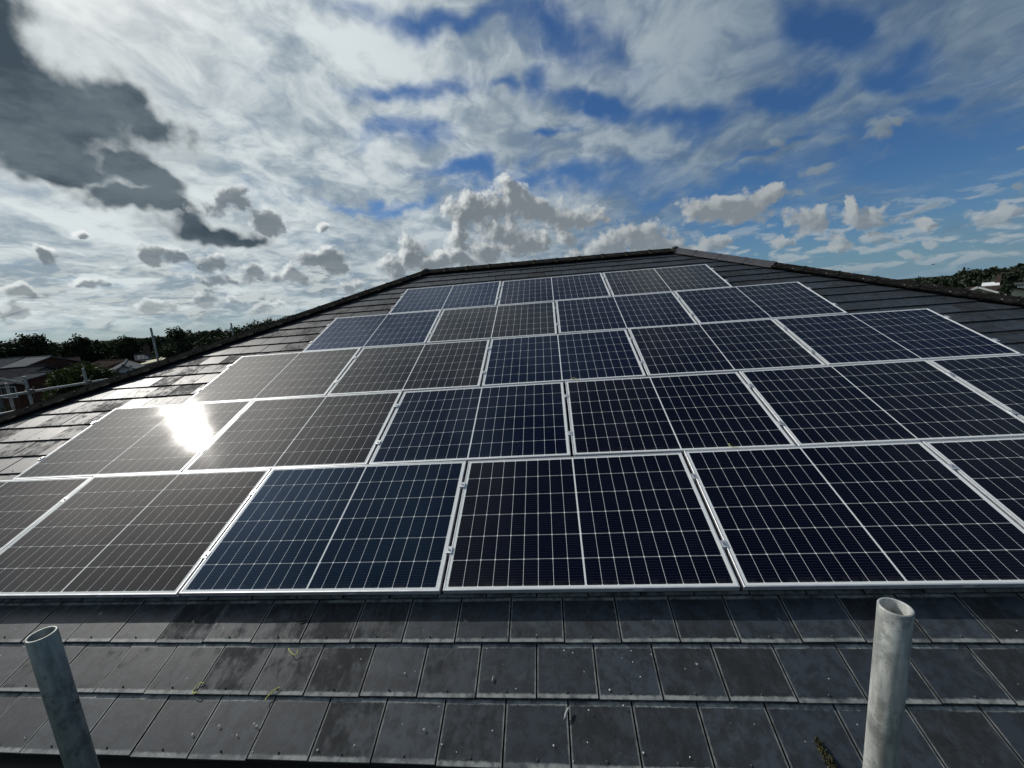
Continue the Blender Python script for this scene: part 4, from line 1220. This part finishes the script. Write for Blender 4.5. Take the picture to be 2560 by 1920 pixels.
def chip(px, py, size, label, mat, stretch=1.0, rot=0.0, name='mortar_chip', cat='chip', group=None, h=.5):
    c0 = hit(px, py, zs)
    bmc = bmesh.new()
    bmesh.ops.create_icosphere(bmc, subdivisions=1, radius=1)
    g = random.Random(px * 7 + py)
    Mx = Matrix((ALONG, UPS, N_ROOF)).transposed()
    Rz = Matrix.Rotation(rot, 3, 'Z')
    for q in bmc.verts:
        w_ = Vector((q.co.x * size * stretch, q.co.y * size, q.co.z * size * h)) * g.uniform(.75, 1.2)
        q.co = Mx @ (Rz @ w_)
    o = finish(name, bmc, mat)
    o.location = c0 + N_ROOF * size * h * .5
    tag(o, label, cat, group)
CG = 'pale mortar chips scattered on the slates'
for (x, y, s_) in ((1410, 1626, .0065), (1432, 1632, .005), (1578, 1627, .005), (1628, 1636, .005), (1582, 1655, .005), (1601, 1692, .006), (1524, 1725, .009), (1558, 1764, .007), (1472, 1775, .007), (1290, 1722, .005), (1231, 1827, .006), (1384, 1864, .008), (1105, 1861, .007), (1469, 1856, .006), (1608, 1882, .008), (1725, 1893, .006), (1012, 1683, .007), (1038, 1678, .004), (886, 1863, .006), (593, 1838, .008), (482, 1836, .009), (632, 1880, .005), (62, 1844, .006), (1433, 1903, .005), (1141, 1880, .004), (1555, 1645, .004), (2072, 1697, .005), (2542, 1577, .006)):
    chip(x, y, s_ * .62, 'tiny pale mortar chip lying loose on the dark slates below the panels', M_CHIP, group=CG)
for (x, y, lb) in ((1742, 1660, 'round grey pebble-like lichen crust on a lower right slate'), (1060, 1823, 'oval grey snail shell on a lower middle slate'), (794, 1875, 'oval pale snail shell on a bottom row slate'), (548, 1814, 'lone pale snail shell left of a pair on the slates'), (636, 1809, 'upper snail shell of a close pair on the slates'), (642, 1815, 'lower snail shell of a close pair on the slates')):
    chip(x, y, .0068, lb, M_STONE, 1.0, .4, name='snail_shell', cat='snail shell', h=.25)
chip(1416, 1783, .0075, 'long grey slate splinter lying near the bottom centre', M_STONE, 4.2, 1.05, name='slate_splinter', cat='splinter', h=.7)
chip(1232, 1697, .0045, 'short pale splinter standing on a middle slate', M_STONE, 3.6, 1.5, name='slate_splinter', cat='splinter', h=.8)
for (pts, lb) in (([(746, 1552), (758, 1549), (770, 1546), (776, 1546)], 'black cable tie end lying in the shade of the panels'), ):
    P = [hit(x, y, zs + .003) for x, y in pts]
    o = MB().path([q - P[0] for q in P], .003, 6).build('cable_tie', M_TIE)
    o.location = P[0]
    tag(o, lb, 'cable tie')
# moss tuft in a joint
c0 = hit(2074, 1908, zs)
g = np.random.default_rng(2)
o = leaves_mesh('moss_tuft', [(0, 0, .006, .018, .045, .018), (.022, -.055, .006, .030, .035, .018), (-.008, .055, .004, .012, .035, .011)], 2600, .005, M_MOSS, None, 9, .3)
o.matrix_world = Matrix.Translation(c0) @ Matrix.Rotation(TH, 4, 'X')
tag(o, 'dark green moss tuft growing in a slate joint beside the right tube', 'moss')
# a far bird
bd = MB()
bd.add([(-.35, 0, .10), (0, .08, 0), (0, -.10, 0), (.35, 0, .10), (0, .22, .02), (0, -.25, .0), (.03, 0, -.05), (0, 0, .05)], [(0, 2, 1), (3, 1, 2), (4, 6, 5, 7), (4, 7, 5, 6)])
o = bd.build('bird', M_TIE)
o.location = at(2333, 661, 70)
tag(o, 'tiny dark bird flying over the right hip', 'bird')
